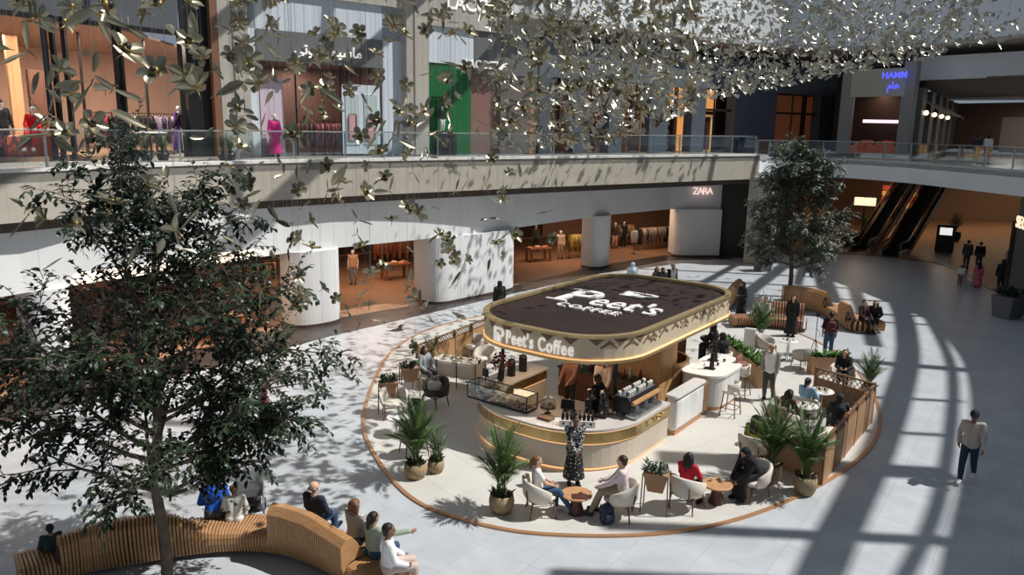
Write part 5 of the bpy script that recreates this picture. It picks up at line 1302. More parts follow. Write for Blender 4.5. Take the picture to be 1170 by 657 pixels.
r = chairC.rotation_euler[2]; person('person sitting in red top with long black hair, seen from behind', back_from(pC, r), r, 'sit', skin='tan', hair='long', top=RED, bottom=BLK, hl=(-.15, .4, .7), hr=(.15, .4, .7), lean=.1, h=1.64)
r = chairD.rotation_euler[2]; person('person bent forward in black abaya and headscarf at the right drum table', back_from(pD, r), r, 'sit', skin='tan', hair='hijab', top=BLK, kind='abaya', hl=(-.12, .58, .52), hr=(.12, .55, .5), lean=.62, nod=.5, h=1.68)
p = G(877, 457); person('person standing in grey blazer, white shirt and dark grey trousers with bald head', p, to(p, CAMP)-.15, skin='tan', hair='bald', hcol=HGREY, top=WHT, bottom=DGREY, jacket=('grey beige', (.27, .25, .22)), shoes=BLK, hl=(-.2, .17, .86), hr=(.2, .14, .86), h=1.78, stride=.05)
def seatp(px, py, z, face_to, label, **k):
    q = at(px, py, z); rz = to(q, face_to); return person(label, (q.x, q.y, 0), rz, 'sit', **k), q, rz
def sitter(px, py, facep, label, chair=None, **k):
    """px,py: where the seat (0.47 m up) is seen"""
    q = at(px, py, .5); rz = to(q, facep)
    if chair:
        c = place(shell_chair(chair), (q.x, q.y, 0), rz)
    return person(label, back_from(q, rz, .05), rz, 'sit', **k)
sitter(920, 462, rt1, 'person sitting in light blue top with black hair at the plate covered table', 'cream chair under the light blue top person', skin='light', hair='ponytail', top=LBLUE, bottom=WHT, lean=.15, nod=.2, h=1.64, hl=(-.14, .42, .78), hr=(.14, .42, .78))
sitter(897, 477, rt2, 'person sitting in dark brown top with long black hair bent over the near round table', 'cream chair under the dark brown top person', skin='tan', hair='long', top=('dark brown', (.04, .025, .02)), bottom=BLK, lean=.25, nod=.3, h=1.66, hl=(-.14, .45, .76), hr=(.14, .45, .76))
sitter(957, 484, rt1, 'person in black headscarf and dark coat sitting on the enclosure banquette', None, skin='tan', hair='hijab', top=('charcoal', (.022, .025, .03)), kind='abaya', lean=.15, nod=.25, h=1.68, hl=(-.16, .42, .74), hr=(.16, .42, .74))
sitter(886, 487, G(925, 470), 'person sitting in dusty pink shirt with brown hair behind the left front palm', 'cream chair under the dusty pink shirt person', skin='light', hair='short', hcol=(.12, .06, .035), top=('dusty pink', (.42, .22, .22)), bottom=DGREY, nod=.1, h=1.7)
sitter(862, 508, G(905, 490), 'person sitting in lime green top with long dark hair by the front palms', 'cream chair under the lime green top person', skin='light', hair='long', hcol=(.03, .02, .015), top=OLIVE, bottom=BLK, h=1.64)
sitter(963, 428, CAMP, 'person with long brown hair and black top sitting behind the lattice panel', 'cream chair behind the lattice back panel', skin='light', hair='long', hcol=(.10, .05, .03), top=BLK, bottom=BLK, h=1.68, hl=(-.1, .4, .8), hr=(.1, .4, .8))
sitter(486, 424, G(520, 455), 'person with long dark hair and grey top sitting by the green spiky palm', 'cream chair under the grey top person by the spiky palm', skin='tan', hair='long', hcol=(.03, .018, .012), top=('cool grey', (.30, .33, .35)), bottom=DGREY, nod=.2, h=1.66)
w = kw(.55, -1.25); person('barista in pale shirt behind the counter, nearest the wood core wall', (w.x, w.y, 0), KRZ+PI+.4, skin='tan', top=('pale rose', (.48, .36, .32)), bottom=BLK, hl=(-.15, .35, 1.0), hr=(.15, .35, 1.0), h=1.74, nod=.2)
w = kw(-.35, -1.5); person('barista in brown apron behind the pastry case', (w.x, w.y, 0), KRZ+PI, skin='tan', top=('barista brown', (.16, .07, .05)), bottom=BLK, hl=(-.15, .35, 1.0), hr=(.15, .35, 1.0), h=1.70)
w = kw(1.15, -2.6); person('barista in black at the coffee grinders', (w.x, w.y, 0), KRZ-PI/2, skin='brown', top=BLK, bottom=BLK, hl=(-.15, .38, 1.05), hr=(.15, .38, 1.05), h=1.74)
for k, (p, lab) in enumerate(((sp[2], 'person in black abaya on the third bar stool leaning on the bar'), (G(815, 424), 'person in black headscarf at the far end of the white bar'))):
    if k: place(bar_stool('cream bar stool at the far end of the white bar'), p, KRZ+PI/2)
    person(lab, (p.x, p.y, 0), KRZ+PI/2, 'sit', seat=.755, skin='tan', hair='hijab', top=BLK, kind='abaya', hl=(-.15, .42, 1.1), hr=(.15, .42, 1.1), lean=.2, nod=.2)
p = G(846, 367); person('person standing in black abaya behind the kiosk roof, left of the palm', p, to(p, CAMP)-.9, skin='tan', hair='hijab', top=BLK, kind='abaya', h=1.72, hl=(-.15, .25, 1.15))
p = G(903, 384); person('person standing in long black dress with dark hair before the striped bench', p, to(p, CAMP), skin='light', hair='long', top=BLK, kind='dress', h=1.66)
p = G(945, 410); person('person standing in black top and jeans with maroon rucksack, seen from behind', p, to(CAMP, p)+.2, skin='tan', hair='short', top=('black maroon', (.03, .012, .015)), sleeve=.45, bottom=JEAN, h=1.74)
rk = thing('rucksack', 'maroon rucksack on the back of the person in jeans near the short planter', 'bag', p, to(CAMP, p)+.2)
b = MB(); b.rbox(-.15, .15, -.27, -.13, 1.0, 1.42, .06); b.obj('body', mat('maroon nylon', (.10, .015, .02), .7), rk, True); b = MB(); b.rbox(-.1, .1, -.31, -.25, 1.03, 1.2, .03); b.obj('pocket', mat('maroon dark nylon', (.06, .012, .016), .7), rk, True)
for s in (-.1, .1):
    b = MB(); b.tube([(s, -.13, 1.1), (s, .0, 1.46), (s, .13, 1.3)], .018, 5); b.obj('strap', M_black, rk)
# on the far benches
def on_bench(fr, tot, sg, px, label, off=.2, twist=0.0, **k):
    best = None
    for i in range(101):
        s = tot*i/100; p, t = fr(s); d = Vector((p.x, p.y, .5)) - CO; x = IW/2 + FPX*d.dot(_R)/d.dot(_F)
        if best is None or abs(x-px) < best[0]: best = (abs(x-px), p, t)
    _, p, t = best; n = Vector((-t.y, t.x))*sg; q = p + n*off
    return person(label, (q.x, q.y, 0), math.atan2(n.y, n.x) - PI/2 + twist, 'sit', seat=.45, **k)
on_bench(fr2, tot2, -1, 873, 'person in white shirt sitting on the striped bench above the palm', skin='light', top=WHT, bottom=BLK, twist=-.6, h=1.7)
on_bench(fr3, tot3, 1, 988, 'person in dark maroon top sitting on the curled bench end, left of the pair', skin='light', hair='short', top=('dark maroon', (.05, .012, .016)), bottom=BLK, twist=PI+.3, off=.1, h=1.7)
on_bench(fr3, tot3, 1, 1001, 'person in black with long hair sitting on the curled bench end, right of the pair', skin='light', hair='long', top=BLK, bottom=BLK, shoes=WHT, twist=PI-.7, off=.1, lean=.2, h=1.68)
# beyond the kiosk roof
for (px, py, lab, kw_) in ((723, 300, 'person in pale blue cloak beyond the kiosk roof', dict(hair='hijab', top=('pale blue', (.45, .58, .68)), kind='abaya')), (751, 305, 'person with dark brown hair beyond the kiosk roof, left of the three', dict(hair='long', hcol=HBRN, top=('dark brown', (.04, .025, .02)), bottom=BLK)), (758, 306, 'person in black headscarf beyond the kiosk roof, middle of the three', dict(hair='hijab', top=BLK, kind='abaya')), (769, 303, 'person in black suit with grey hair beyond the kiosk roof, right of the three', dict(hair='short', hcol=HGREY, top=WHT, bottom=BLK, jacket=('suit black', (.012, .012, .014)), h=1.8)), (571, 321, 'person in black abaya walking by the wide white panel', dict(hair='hijab', top=BLK, kind='abaya'))):
    q = at(px, py, 1.70); person(lab, (q.x, q.y, 0), to(CAMP, q)+(.5 if px < 730 else -2.4), skin='tan', **kw_)
p = G(1103, 551); person('person walking alone in pale sweater, dark jeans and black cap', p, to(p, CAMP)-.1, skin='brown', hair='short', top=('pale oatmeal', (.45, .40, .36)), bottom=('dark denim', (.02, .04, .07)), shoes=WHT, stride=.17, hl=(-.26, .22, .92), hr=(.24, -.08, .88), cap=BLK, nod=.35, h=1.78)
for (px, py, hh, lab, kw_) in ((1103, 307, 1.76, 'person walking away in dark jacket, left of the far right pair', dict(top=DGREY, bottom=DGREY)), (1117, 309, 1.74, 'person walking away in black, right of the far right pair', dict(top=BLK, bottom=DGREY)), (1096, 327, 1.15, 'child in white top on the dim right floor', dict(top=WHT, bottom=('rose', (.3, .1, .12)))), (1116, 329, 1.42, 'child in patterned pink dress on the dim right floor', dict(top=('candy pink', (.55, .12, .18)), kind='dress', hair='long')), (1142, 335, 1.76, 'person in black with dark cap walking at the right edge', dict(top=BLK, bottom=BLK, hair='hijab'))):
    p = G(px, py); person(lab, p, to(CAMP, p)+.15, skin='tan', stride=.1, h=hh, **kw_)
for (px, py, hh, lab, kw_) in ((1126, 188, 1.74, 'person in white shirt and dark trousers leaning at the right balcony', dict(top=WHT, bottom=DGREY)), (1114, 187.5, 1.72, 'person in navy top and khaki trousers at the right balcony', dict(top=NAVY, bottom=KHAKI)), (757, 172.5, 1.68, 'person in white top and shorts on the balcony before the lit shelves', dict(top=WHT, bottom=('sand', (.5, .42, .36)), kind='shorts', hair='long')), (771, 173, 1.0, 'child in teal top on the balcony before the lit shelves', dict(top=('teal', (.03, .28, .24)), bottom=DGREY)), (1032, 170, 1.7, 'dark figure at the balcony beneath the olive shop sign', dict(top=BLK, bottom=BLK))):
    p = at(px, py, (Z2R if px > 900 else Z2)-.05); person(lab, p, to(p, CAMP)+(2.6 if hh > 1.1 else 0), skin='tan', h=hh, **kw_)
# near bench
on_bench(fr1, tot1, 1, 60, 'child in dark green top sitting at the left end of the near bench', skin='tan', top=('bottle green', (.03, .06, .05)), bottom=NAVY, h=1.25, off=.12)
on_bench(fr1, tot1, 1, 241, 'person in bright blue jacket on the near bench behind the tree', skin='light', hair='hijab', top=('royal blue', (.01, .10, .50)), bottom=DGREY, off=.35, lean=.2, h=1.72)
on_bench(fr1, tot1, 1, 266, 'person in white leaf print top on the near bench beside the blue jacket', skin='tan', hair='short', hcol=(.12, .09, .07), top=PRINT, bottom=WHT, off=.2, lean=.1, h=1.5)
on_bench(fr1, tot1, 1, 348, 'bald person in navy shirt sitting on the near bench', skin='light', hair='bald', hcol=HGREY, top=('navy blue', (.018, .025, .05)), bottom=JEAN, off=.3, kneel=(1, .46), h=1.74)
on_bench(fr1, tot1, 1, 394, 'person in striped top with brown bob sitting on the near bench', skin='light', hair='bob', hcol=(.16, .07, .03), top=STR, bottom=BLK, off=.28, h=1.7)
on_bench(fr1, tot1, 1, 416, 'person in sage green top with ponytail pointing right from the near bench', skin='tan', hair='ponytail', top=('sage', (.33, .38, .30)), bottom=JEAN, off=.2, hr=(.6, .35, 1.02), h=1.68)
on_bench(fr1, tot1, 1, 440, 'person in white shirt and pale trousers at the right end of the near bench', skin='brown', hair='short', top=('bright white', (.78, .78, .78)), bottom=('pale rose trousers', (.55, .43, .38)), off=.05, h=1.76, twist=-.5)
p = G(303, 500); person('person in pink top walking behind the near tree', p, 2.0, skin='tan', hair='long', top=('hot pink', (.6, .05, .16)), bottom=BLK, h=1.66, stride=.12)
# ------------------------------------------------------------------ shop contents: mannequins, rails, tables
M_manq = mat('pale mannequin', (.62, .55, .48), .4); M_manw = mat('white mannequin', (.72, .72, .70), .35)
def mq(label, loc, rz, **k): return person(label, loc, rz, cat='mannequin', name='mannequin', skinm=k.pop('skinm', M_manq), hair=k.pop('hair', 'none'), vox=.022, **k)
zf = Z2-.05
def ups(px, back):       # a spot on the second floor, back metres behind the shop line
    a, c = spt(px-3), spt(px+3); t = (c-a).normalized(); return spt(px, back), math.atan2(t.y, t.x)
# left glass shop: floor platform, back wall, ceiling, lights
LS = [Vector((-25.5, 13.2)), Vector((-18.5, 23.4)), Vector((-14.6, 29.0))]; LB = [Vector((-38, 18)), Vector((-27, 33)), Vector((-16.5, 46))]
b = MB(); b.prism([tuple(p) for p in LS] + [tuple(p) for p in reversed(LB)], zf, Z2+.12); struct(b.obj('floor_boutique', M_shopfloor))
struct(wall_strip('wall_boutique_back', LB, Z2, 11.25, .2, mat('peach boutique wall', (.68, .50, .40), .7)))
b = MB(); b.prism([tuple(p) for p in LS] + [tuple(p) for p in reversed(LB)], 11.2, 11.3); struct(b.obj('ceiling_boutique', mat('boutique ceiling', (.36, .27, .21), .8)))
for px in range(8, 200, 36):
    for bk in (1.6, 3.6, 6):
        q, rz = ups(px, bk); lamp('boutique_ceiling_light', (q.x, q.y, 11.15), .3, 75, (1, .76, .60))
seg_wall('wall_boutique_panel', ups(18, 6)[0], ups(32, 6)[0], Z2, 11.1, .15, mat('oak light wall', (.62, .38, .20), .6))
seg_wall('wall_boutique_niche', ups(40, 7)[0], ups(72, 7)[0], Z2, 9.9, .2, mat('brown niche', (.12, .06, .04), .6))
for k, px in enumerate((100, 172)):
    q, _ = ups(px, 3.0+k*.3); b = MB(); b.box(q.x-.04, q.x+.04, q.y-.04, q.y+.04, Z2+.1, 11.2); struct(b.obj('trim_inner_mullion', M_black))
zb = Z2+.12
q, rz = ups(4, .8); mq('mannequin in black jacket and black cap at the far left of the upper glass shop', (q.x, q.y, zb), rz+PI, top=BLK, bottom=BLK, cap=BLK, h=1.9, hl=(-.3, .05, .85), hr=(.28, .05, .85))
q, rz = ups(41, .8); mq('white mannequin sitting in red suit on the orange plinth', (q.x, q.y, zb+.18), rz+PI*.75, pose='sit', seat=.55, skinm=M_manw, top=('poppy red', (.55, .01, .02)), bottom=('poppy red', (.55, .01, .02)), shoes=WHT, h=1.85, kneel=(.6, 1))
T = thing('display_plinth', 'glossy orange display plinth under the red suited mannequin', 'plinth', (q.x, q.y, zb), rz)
b = MB(); b.rbox(-1.1, .55, -.35, .3, 0, .70, .02); b.obj('block', mat('orange plinth', (.50, .10, .04), .35), T); put_text(TX['karl'], 'plinth_lettering', mat('plinth letter', (.12, .03, .02), .5), (-.75, -.362, .5), (1, 0, 0), (0, 0, 1), T)
q, rz = ups(206, .7); mq('mannequin in long purple coat in the upper glass shop', (q.x, q.y, zb), rz+PI+.4, top=('violet', (.11, .03, .28)), bottom=('violet', (.11, .03, .28)), kind='dress', skinm=M_manw, h=1.9)
q, rz = ups(213, .3); mq('mannequin in black top beside the purple coat', (q.x, q.y, zb), rz+PI-.5, top=BLK, bottom=('silver grey', (.4, .38, .34)), skinm=M_manw, h=1.85, stride=.15, hr=(.45, .1, .9))
def garment_mb(seed, w=.42, h=.75):
    rg = random.Random(seed); b = MB()
    R = []
    for z, ww, th in ((0, .19*w/.42, .05), (-.06, .21*w/.42, .06), (-.35*h, .2*w/.42, .07), (-h, .23*w/.42, .075)):
        R.append([(ww*math.cos(a)*1, th*math.sin(a)*(1+.15*math.sin(a*5+seed)), z) for a in [2*PI*k/14 for k in range(14)]])
    b.rings(R)
    for sx in (-1, 1): b.tube([(sx*.17, 0, -.03), (sx*.24, .01, -.3), (sx*.235, .0, -.55)], [.05, .045, .04], 6)
    b.tube([(0, 0, 0), (0, 0, .05), (.03, 0, .09), (0, 0, .12)], .008, 4); return b
GAR = {}
def garment(col, seed, long=False):
    key = (col, long)
    if key not in GAR: GAR[key] = garment_mb(seed, h=1.05 if long else .75).mesh('garment', mat('garment %.2f %.2f %.2f' % col, col, .85), True)
    o = bpy.data.objects.new('garment', GAR[key]); COL.objects.link(o); return o
def rail(label, p, rz, z, L, cols, glabel, h=1.55, seed=0):
    T = thing('clothes_rail', label, 'clothes rail', (p[0], p[1], z), rz)
    for sx in (0, L):
        b = MB(); b.tube([(sx, 0, 0), (sx, 0, h)], .018, 6); b.tube([(sx, -.25, .03), (sx, .25, .03)], .02, 6); b.obj('upright', M_black, T)
    b = MB(); b.tube([(0, 0, h), (L, 0, h)], .018, 6); b.obj('bar', M_black, T)
    n = int(L/.14); c, s = math.cos(rz), math.sin(rz)
    for k in range(n):
        x = .1 + (L-.2)*(k+.5)/n; o = garment(cols[(k*7//5+seed) % len(cols)], k, k % 3 == 0); o.location = (p[0]+c*x, p[1]+s*x, z+h-.115); o.rotation_euler[2] = rz + PI/2 + .15*math.sin(k*2.1)
        tag(o, 'garment hanging on the ' + glabel, 'garment', 'garments on the ' + glabel)
q, rz = ups(98, 2.0); rail('rail of red and black clothes behind the flowers in the upper glass shop', q, rz, zb, 2.0, [(.35, .01, .02), (.02, .02, .02)], 'red and black rail of the upper glass shop', seed=1)
q, rz = ups(130, 1.6); rail('rail of black and white jackets in the upper glass shop', q, rz, zb, 2.2, [(.02, .02, .022), (.5, .5, .5), (.04, .04, .045)], 'black and white rail of the upper glass shop')
q, rz = ups(178, 1.4); rail('rail of lilac and grey knits in the upper glass shop', q, rz, zb, 1.4, [(.3, .25, .4), (.12, .1, .14), (.55, .52, .5)], 'lilac rail of the upper glass shop')
q, rz = ups(170, .9); T = thing('display_table', 'white topped display table near the purple coat', 'table', (q.x, q.y, zb), rz); b = MB(); b.rbox(-.6, .6, -.35, .35, .78, .84, .02); b.obj('tabletop', M_cup, T)
for sx in (-.52, .52):
    for sy in (-.28, .28):
        b = MB(); b.box(sx-.03, sx+.03, sy-.03, sy+.03, 0, .78); b.obj('leg', M_wood2, T)
# plants at the foot of the upper left shop
for k, px in enumerate((150, 166, 185, 262, 255)):
    q, rz = ups(px, -1.2 if px < 200 else -2.6); place(palm('leafy plant in a dark pot on the upper walkway, %s from left' % ('first', 'second', 'third', 'fifth', 'fourth')[k], .22, .3, .75, 10, 60+k, M_black), (q.x, q.y, zf), k)
# white shop: window recess with pink dress, racks
def inner_room(name, px0, px1, depth, z1, wm, fm=None):
    a, c = spt(px0), spt(px1); t = (c-a).normalized(); n = Vector((-t.y, t.x))
    struct(wall_strip('wall_%s_back' % name, [a+n*depth, c+n*depth], Z2, z1, .15, wm)); struct(wall_strip('wall_%s_side' % name, [c, c+n*depth], Z2, z1, .1, wm)); struct(wall_strip('wall_%s_side' % name, [a+n*depth, a], Z2, z1, .1, wm))
    b = MB(); b.prism([tuple(a), tuple(c), tuple(c+n*depth), tuple(a+n*depth)], z1, z1+.1); struct(b.obj('ceiling_' + name, wm)); m = (a+c)/2 + n*depth*.5; lamp(name + '_ceiling_light', (m.x, m.y, z1-.1), 1.6, 95, (1, .74, .58))
inner_room('white_shop', 297, 437, 3.0, 10.45, mat('rosy brown shop wall', (.19, .115, .095), .6))
q, rz = ups(312, .35); T = thing('window_panel', 'pale lilac window panel behind the pink dress', 'panel', (q.x, q.y, zf), rz); b = MB(); b.box(-.55, .55, 0, .08, .2, 3.3); b.obj('board', mat('pale lilac board', (.6, .52, .62), .5), T); b = MB(); b.box(-.6, .6, -.03, .11, 0, .2); b.obj('foot', M_steel, T)
q, rz = ups(314, -.05); mq('mannequin in hot pink dress in the window of the white shop', (q.x, q.y, zf), rz+PI, top=('fuchsia', (.62, .02, .22)), kind='dress', skinm=M_manw, h=1.85)
for k, px in enumerate((336, 358, 380)):
    q, rz = ups(px, 1.2+.3*k); rail('clothes rail in the rosy white shop, %s from left' % ('first', 'second', 'third')[k], q, rz, zf, 1.5, [(.4, .12, .16), (.25, .16, .12), (.08, .05, .06)], 'white shop rail, %s from left' % ('first', 'second', 'third')[k], seed=k)
for k, px in enumerate((403, 424)):
    q, rz = ups(px, -.05); T = thing('light_box', 'pale lit poster box in the white shop window, %s one' % ('left', 'right')[k], 'poster', (q.x, q.y, zf), rz); b = MB(); b.box(-.5, .5, 0, .12, .1, 3.2); b.obj('casing', M_ltblue, T); b = MB(); b.rbox(-.35, .35, -.03, 0, .5, 2.8, .01); b.obj('poster', mat('pale teal poster', (.45, .55, .55), .4), T); b = MB(); b.rbox(-.2, .2, -.05, -.03, .7, 1.9, .08); b.obj('printed_figure', mat('poster pink', (.6, .35, .35), .5), T)
for px in (340, 391, 413): mullion(px, Z2, 10.45, .06)
# green panel details
q, rz = ups(508, -.2); T = thing('window_display', 'black display shelf with bags in front of the green panel', 'display', (q.x, q.y, zf), rz); b = MB(); b.rbox(-.6, .6, -.2, .2, 0, 1.1, .02); b.obj('cabinet', M_black, T); b = MB(); b.box(-.7, .4, -.2, .1, 2.75, 2.82); b.obj('shelf', M_black, T)
q, rz = ups(503, -.25); mq('mannequin in black polo before the green panel', (q.x+.1, q.y, zf+1.1), rz+PI, top=BLK, bottom=WHT, h=1.3, skinm=M_manw)
# ground shop
def gp(px, py): p = at(px, py, 0.006); return p
for (px, py, pw) in ((150, 420, 150), (260, 395, 150), (420, 335, 130), (450, 318, 100), (625, 300, 95), (730, 288, 120), (655, 297, 90), (15, 420, 120), (330, 330, 110)):
    p = gp(px, py); lamp('shop_ceiling_light', (p.x, p.y, 3.36), 2.6, pw*.9, (1, .68, .47))
p = gp(404, 325); mq('mannequin in tan top and patterned trousers in the opening left of the wide white panel', p, to(p, CAMP)-.2, top=('tan top', (.5, .26, .15)), sleeve=0, bottom=('speckled grey', (0, 0, 0)), h=1.8, skinm=M_manq)
p = gp(640, 296); mq('mannequin in beige coat and trousers behind the display table', p, to(p, CAMP), top=('beige coat', (.55, .42, .30)), bottom=KHAKI, h=1.8, hr=(.5, .2, 1.2))
p = gp(612, 287); mq('mannequin in dark green coat at the left of the display table opening', p, to(p, CAMP), top=('forest', (.05, .05, .03)), bottom=BLK, h=1.75)
for k, px in enumerate((702, 712)):
    p = gp(px, 284-k*2); mq('mannequin right of the round white column, %s one' % ('left', 'right')[k], p, to(p, CAMP)+.2, top=(('dark brown', (.04, .025, .02)), BLK)[k], bottom=(('blush trousers', (.5, .32, .25)), BLK)[k], h=1.78)
def shop_table(label, p, rz, L=1.5, Wd=.8):
    T = thing('display_table', label, 'table', p, rz); b = MB(); b.rbox(-L/2, L/2, -Wd/2, Wd/2, .74, .82, .02); b.obj('tabletop', mat('red brown table', (.28, .10, .045), .4), T)
    for sx in (-1, 1):
        for sy in (-1, 1):
            b = MB(); b.box(sx*(L/2-.1)-.06, sx*(L/2-.1)+.06, sy*(Wd/2-.1)-.06, sy*(Wd/2-.1)+.06, 0, .74); b.obj('leg', MATS['red brown table'], T)
    for k in range(5):
        c, s = math.cos(rz), math.sin(rz); x, y = -L/2+.2+k*(L-.4)/4, .12*(-1)**k; b = MB(); b.rbox(-.12, .12, -.15, .15, 0, .05+.02*(k % 3), .02); o = b.obj('folded_garment', mat('folded %d' % (k % 3), ((.6, .3, .15), (.45, .2, .1), (.65, .5, .35))[k % 3], .85), None, True); o.location = (p[0]+c*x-s*y, p[1]+s*x+c*y, p[2]+.821); o.rotation_euler[2] = rz
        tag(o, 'folded garment on the ' + label.split(' with')[0].split(' in ')[0], 'garment', 'folded garments on the ' + label[:24].strip())
shop_table('red brown display table left of the beige coat mannequin', gp(615, 298), .5)
shop_table('low display table deep in the opening left of the wide white panel', gp(452, 318), .6)
shop_table('display table in the shop opening behind the near tree', gp(255, 385), .9)
for (px, py, L, cols, lab, sd_) in ((650, 295, 2.2, [(.40, .30, .05), (.45, .36, .10), (.5, .45, .38), (.15, .07, .05)], 'mustard rail left of the round white column', 0), (703, 282, 1.6, [(.5, .32, .2), (.3, .17, .1), (.45, .4, .32)], 'tan rail right of the round white column', 1), (728, 286, 3.0, [(.02, .025, .035), (.42, .30, .2), (.4, .33, .22), (.22, .25, .33), (.45, .32, .25)], 'long mixed rail right of the round white column', 0), (425, 305, 2.4, [(.35, .12, .06), (.4, .2, .1), (.25, .08, .05)], 'rust rail left of the wide white panel', 0), (448, 300, 2.4, [(.5, .28, .15), (.3, .12, .06)], 'tan rail left of the wide white panel', 1), (170, 372, 2.6, [(.05, .03, .02), (.3, .12, .06)], 'dark rail behind the near tree', 0), (255, 340, 2.6, [(.4, .2, .1), (.1, .05, .03)], 'rust rail behind the near tree', 1)):
    p = gp(px, py); rail('clothes ' + lab, p, .62, p.z, L, cols, lab, seed=sd_)
p = gp(724, 290); T = thing('display_stand', 'white garment on a thin dark stand right of the round white column', 'stand', p, .4); b = MB(); b.lathe([(.2, 0), (.2, .02), (.02, .03), (.02, 1.0), (0, 1.0)], 14); b.obj('pole', M_black, T); b = garment_mb(3); o = b.obj('white_garment', mat('cloth white', (.72, .72, .70), .85), T, True); o.location = (0, 0, 1.5)
# ---- escalators in the right wing
M_step = mat('black escalator step', (.008, .008, .009), .5); M_esc = mat('bronze escalator side', (.20, .13, .085), .3, metal=.5)
ed = Vector((.682, .731)); en = Vector((.731, -.682))
def escalator(label, base):
    T = thing('escalator', label, 'escalator', (base[0], base[1], 0), math.atan2(ed.y, ed.x)); run, rise = 10.6, 6.1
    b = MB(); n = 30
    for k in range(n): b.box(.6+run*k/n, .6+run*(k+1)/n+.03, -.5, .5, max(0, rise*k/n-.25), rise*(k+1)/n)
    b.box(-.8, .6, -.5, .5, 0, .03); b.obj('steps', M_step, T)
    for s in (-1, 1):
        y = s*.62
        b = MB(); b.rings([[(-1.0, y-.11, 0), (-1.0, y+.11, 0), (-1.0, y+.11, .35), (-1.0, y-.11, .35)], [(.6, y-.11, 0), (.6, y+.11, 0), (.6, y+.11, .40), (.6, y-.11, .40)], [(.6+run, y-.11, rise-.4), (.6+run, y+.11, rise-.4), (.6+run, y+.11, rise+.35), (.6+run, y-.11, rise+.35)]]); b.obj('skirt_panel', M_esc, T)
        b = MB(); b.rings([[(-1.0, y-.015, .35), (-1.0, y+.015, .35), (-1.0, y+.015, .85), (-1.0, y-.015, .85)], [(.6, y-.015, .4), (.6, y+.015, .4), (.6, y+.015, .95), (.6, y-.015, .95)], [(.6+run, y-.015, rise+.35), (.6+run, y+.015, rise+.35), (.6+run, y+.015, rise+.95), (.6+run, y-.015, rise+.95)]]); b.obj('balustrade', M_glassdk, T)
        b = MB(); b.tube([(-1.0, y, .45), (-1.25, y, .65), (-1.0, y, .9), (.6, y, 1.0), (.6+run, y, rise+1.0)], .05, 8); b.obj('handrail', mat('copper handrail', (.42, .27, .18), .3, metal=.5), T)
eb = G(987, 287); escalator('left escalator with black steps in the dim right wing', (eb.x, eb.y)); eb2 = eb + Vector((en.x*2.0, en.y*2.0, 0)); escalator('right escalator with black steps in the dim right wing', (eb2.x, eb2.y))
p = G(999, 282)
def dark_sign(px, py, lab, s=1.0):
    p = G(px, py); T = thing('info_stand', lab, 'sign', p, -.5); b = MB(); b.rbox(-.45*s, .45*s, -.12, .12, 0, 1.5*s, .04); b.obj('cabinet', M_black, T); b = MB(); b.box(-.3*s, .3*s, -.14, -.121, .95*s, 1.35*s); b.obj('lit_panel', mat('white lit panel', (.8, .8, .8), .5, emit=(1, .98, .95), es=.8), T); return T
dark_sign(1078, 288, 'black info stand with a white lit panel right of the escalators', 1.25)
p = G(1000, 284); T = thing('barrier_box', 'dark red box at the left foot of the left escalator', 'box', G(972, 281), .3); b = MB(); b.rbox(-.5, .5, -.3, .3, 0, 1.0, .04); b.obj('body', mat('dark red lacquer', (.10, .02, .018), .4), T); b = MB(); b.box(-.52, .52, -.32, .32, 1.0, 1.05); b.obj('top', M_black, T)
for (px, py, s, lab) in ((1090, 275, 1.1, 'dark leafy plant in a black pot right of the info stand'), (987, 268, .8, 'dark plant left of the escalators in the right wing'), (1000, 258, .8, 'dark plant by the amber kiosk in the right wing')):
    p = G(px, py); place(palm(lab, .4*s, .6*s, 1.5*s, 14, px, M_black), p, px)
p = G(1024, 256); T = thing('amber_kiosk', 'amber lit stall with red stripes left of the escalators', 'stall', p, -.4); b = MB(); b.rbox(-1.3, 1.3, -.6, .6, 0, 1.1, .05); b.obj('base', M_darkwood, T)
for k in range(4):
    b = MB(); b.rbox(-1.4, 1.4, -.6, .6, 1.5+k*.5, 1.85+k*.5, .04); b.obj('lit_band', mat('amber glow %d' % (k % 2), ((.8, .35, .08), (.4, .04, .02))[k % 2], .5, emit=((1, .42, .1), (.7, .08, .03))[k % 2], es=.55), T)
p = G(976, 266)
T = thing('lit_sign', 'small pale lit sign on a dark post in the right wing', 'sign', G(984, 272), -.5); b = MB(); b.box(-.06, .06, -.06, .06, 0, 3.2); b.obj('post', M_black, T); b = MB(); b.box(-.75, .75, -.1, .1, 2.5, 3.1); b.obj('panel', mat('cream lit panel', (.9, .8, .6), .5, emit=(1, .85, .6), es=.9), T)
for k, (px, py) in enumerate(((1158, 330), (1166, 338))):
    p = G(px, py); T = thing('display_cabinet', '%s display cabinet at the right edge before the dark shop' % ('dim pink', 'dark')[k], 'cabinet', p, -1.2); b = MB(); b.rbox(-.5, .5, -.3, .3, 0, 1.0, .03); b.obj('cabinet', M_black, T); b = MB(); b.rbox(-.5, .5, -.3, .3, 1.0, 2.0, .03); b.obj('panel', mat(('dusty pink panel', 'charcoal panel')[k], ((.35, .2, .25), (.03, .03, .03))[k], .5), T)
for k in range(6):
    q = Vector((26+4*k, 58+2*k)); lamp('wing_ceiling_light', (q.x, q.y, 5.0), 2.5, 75, (1, .70, .44))
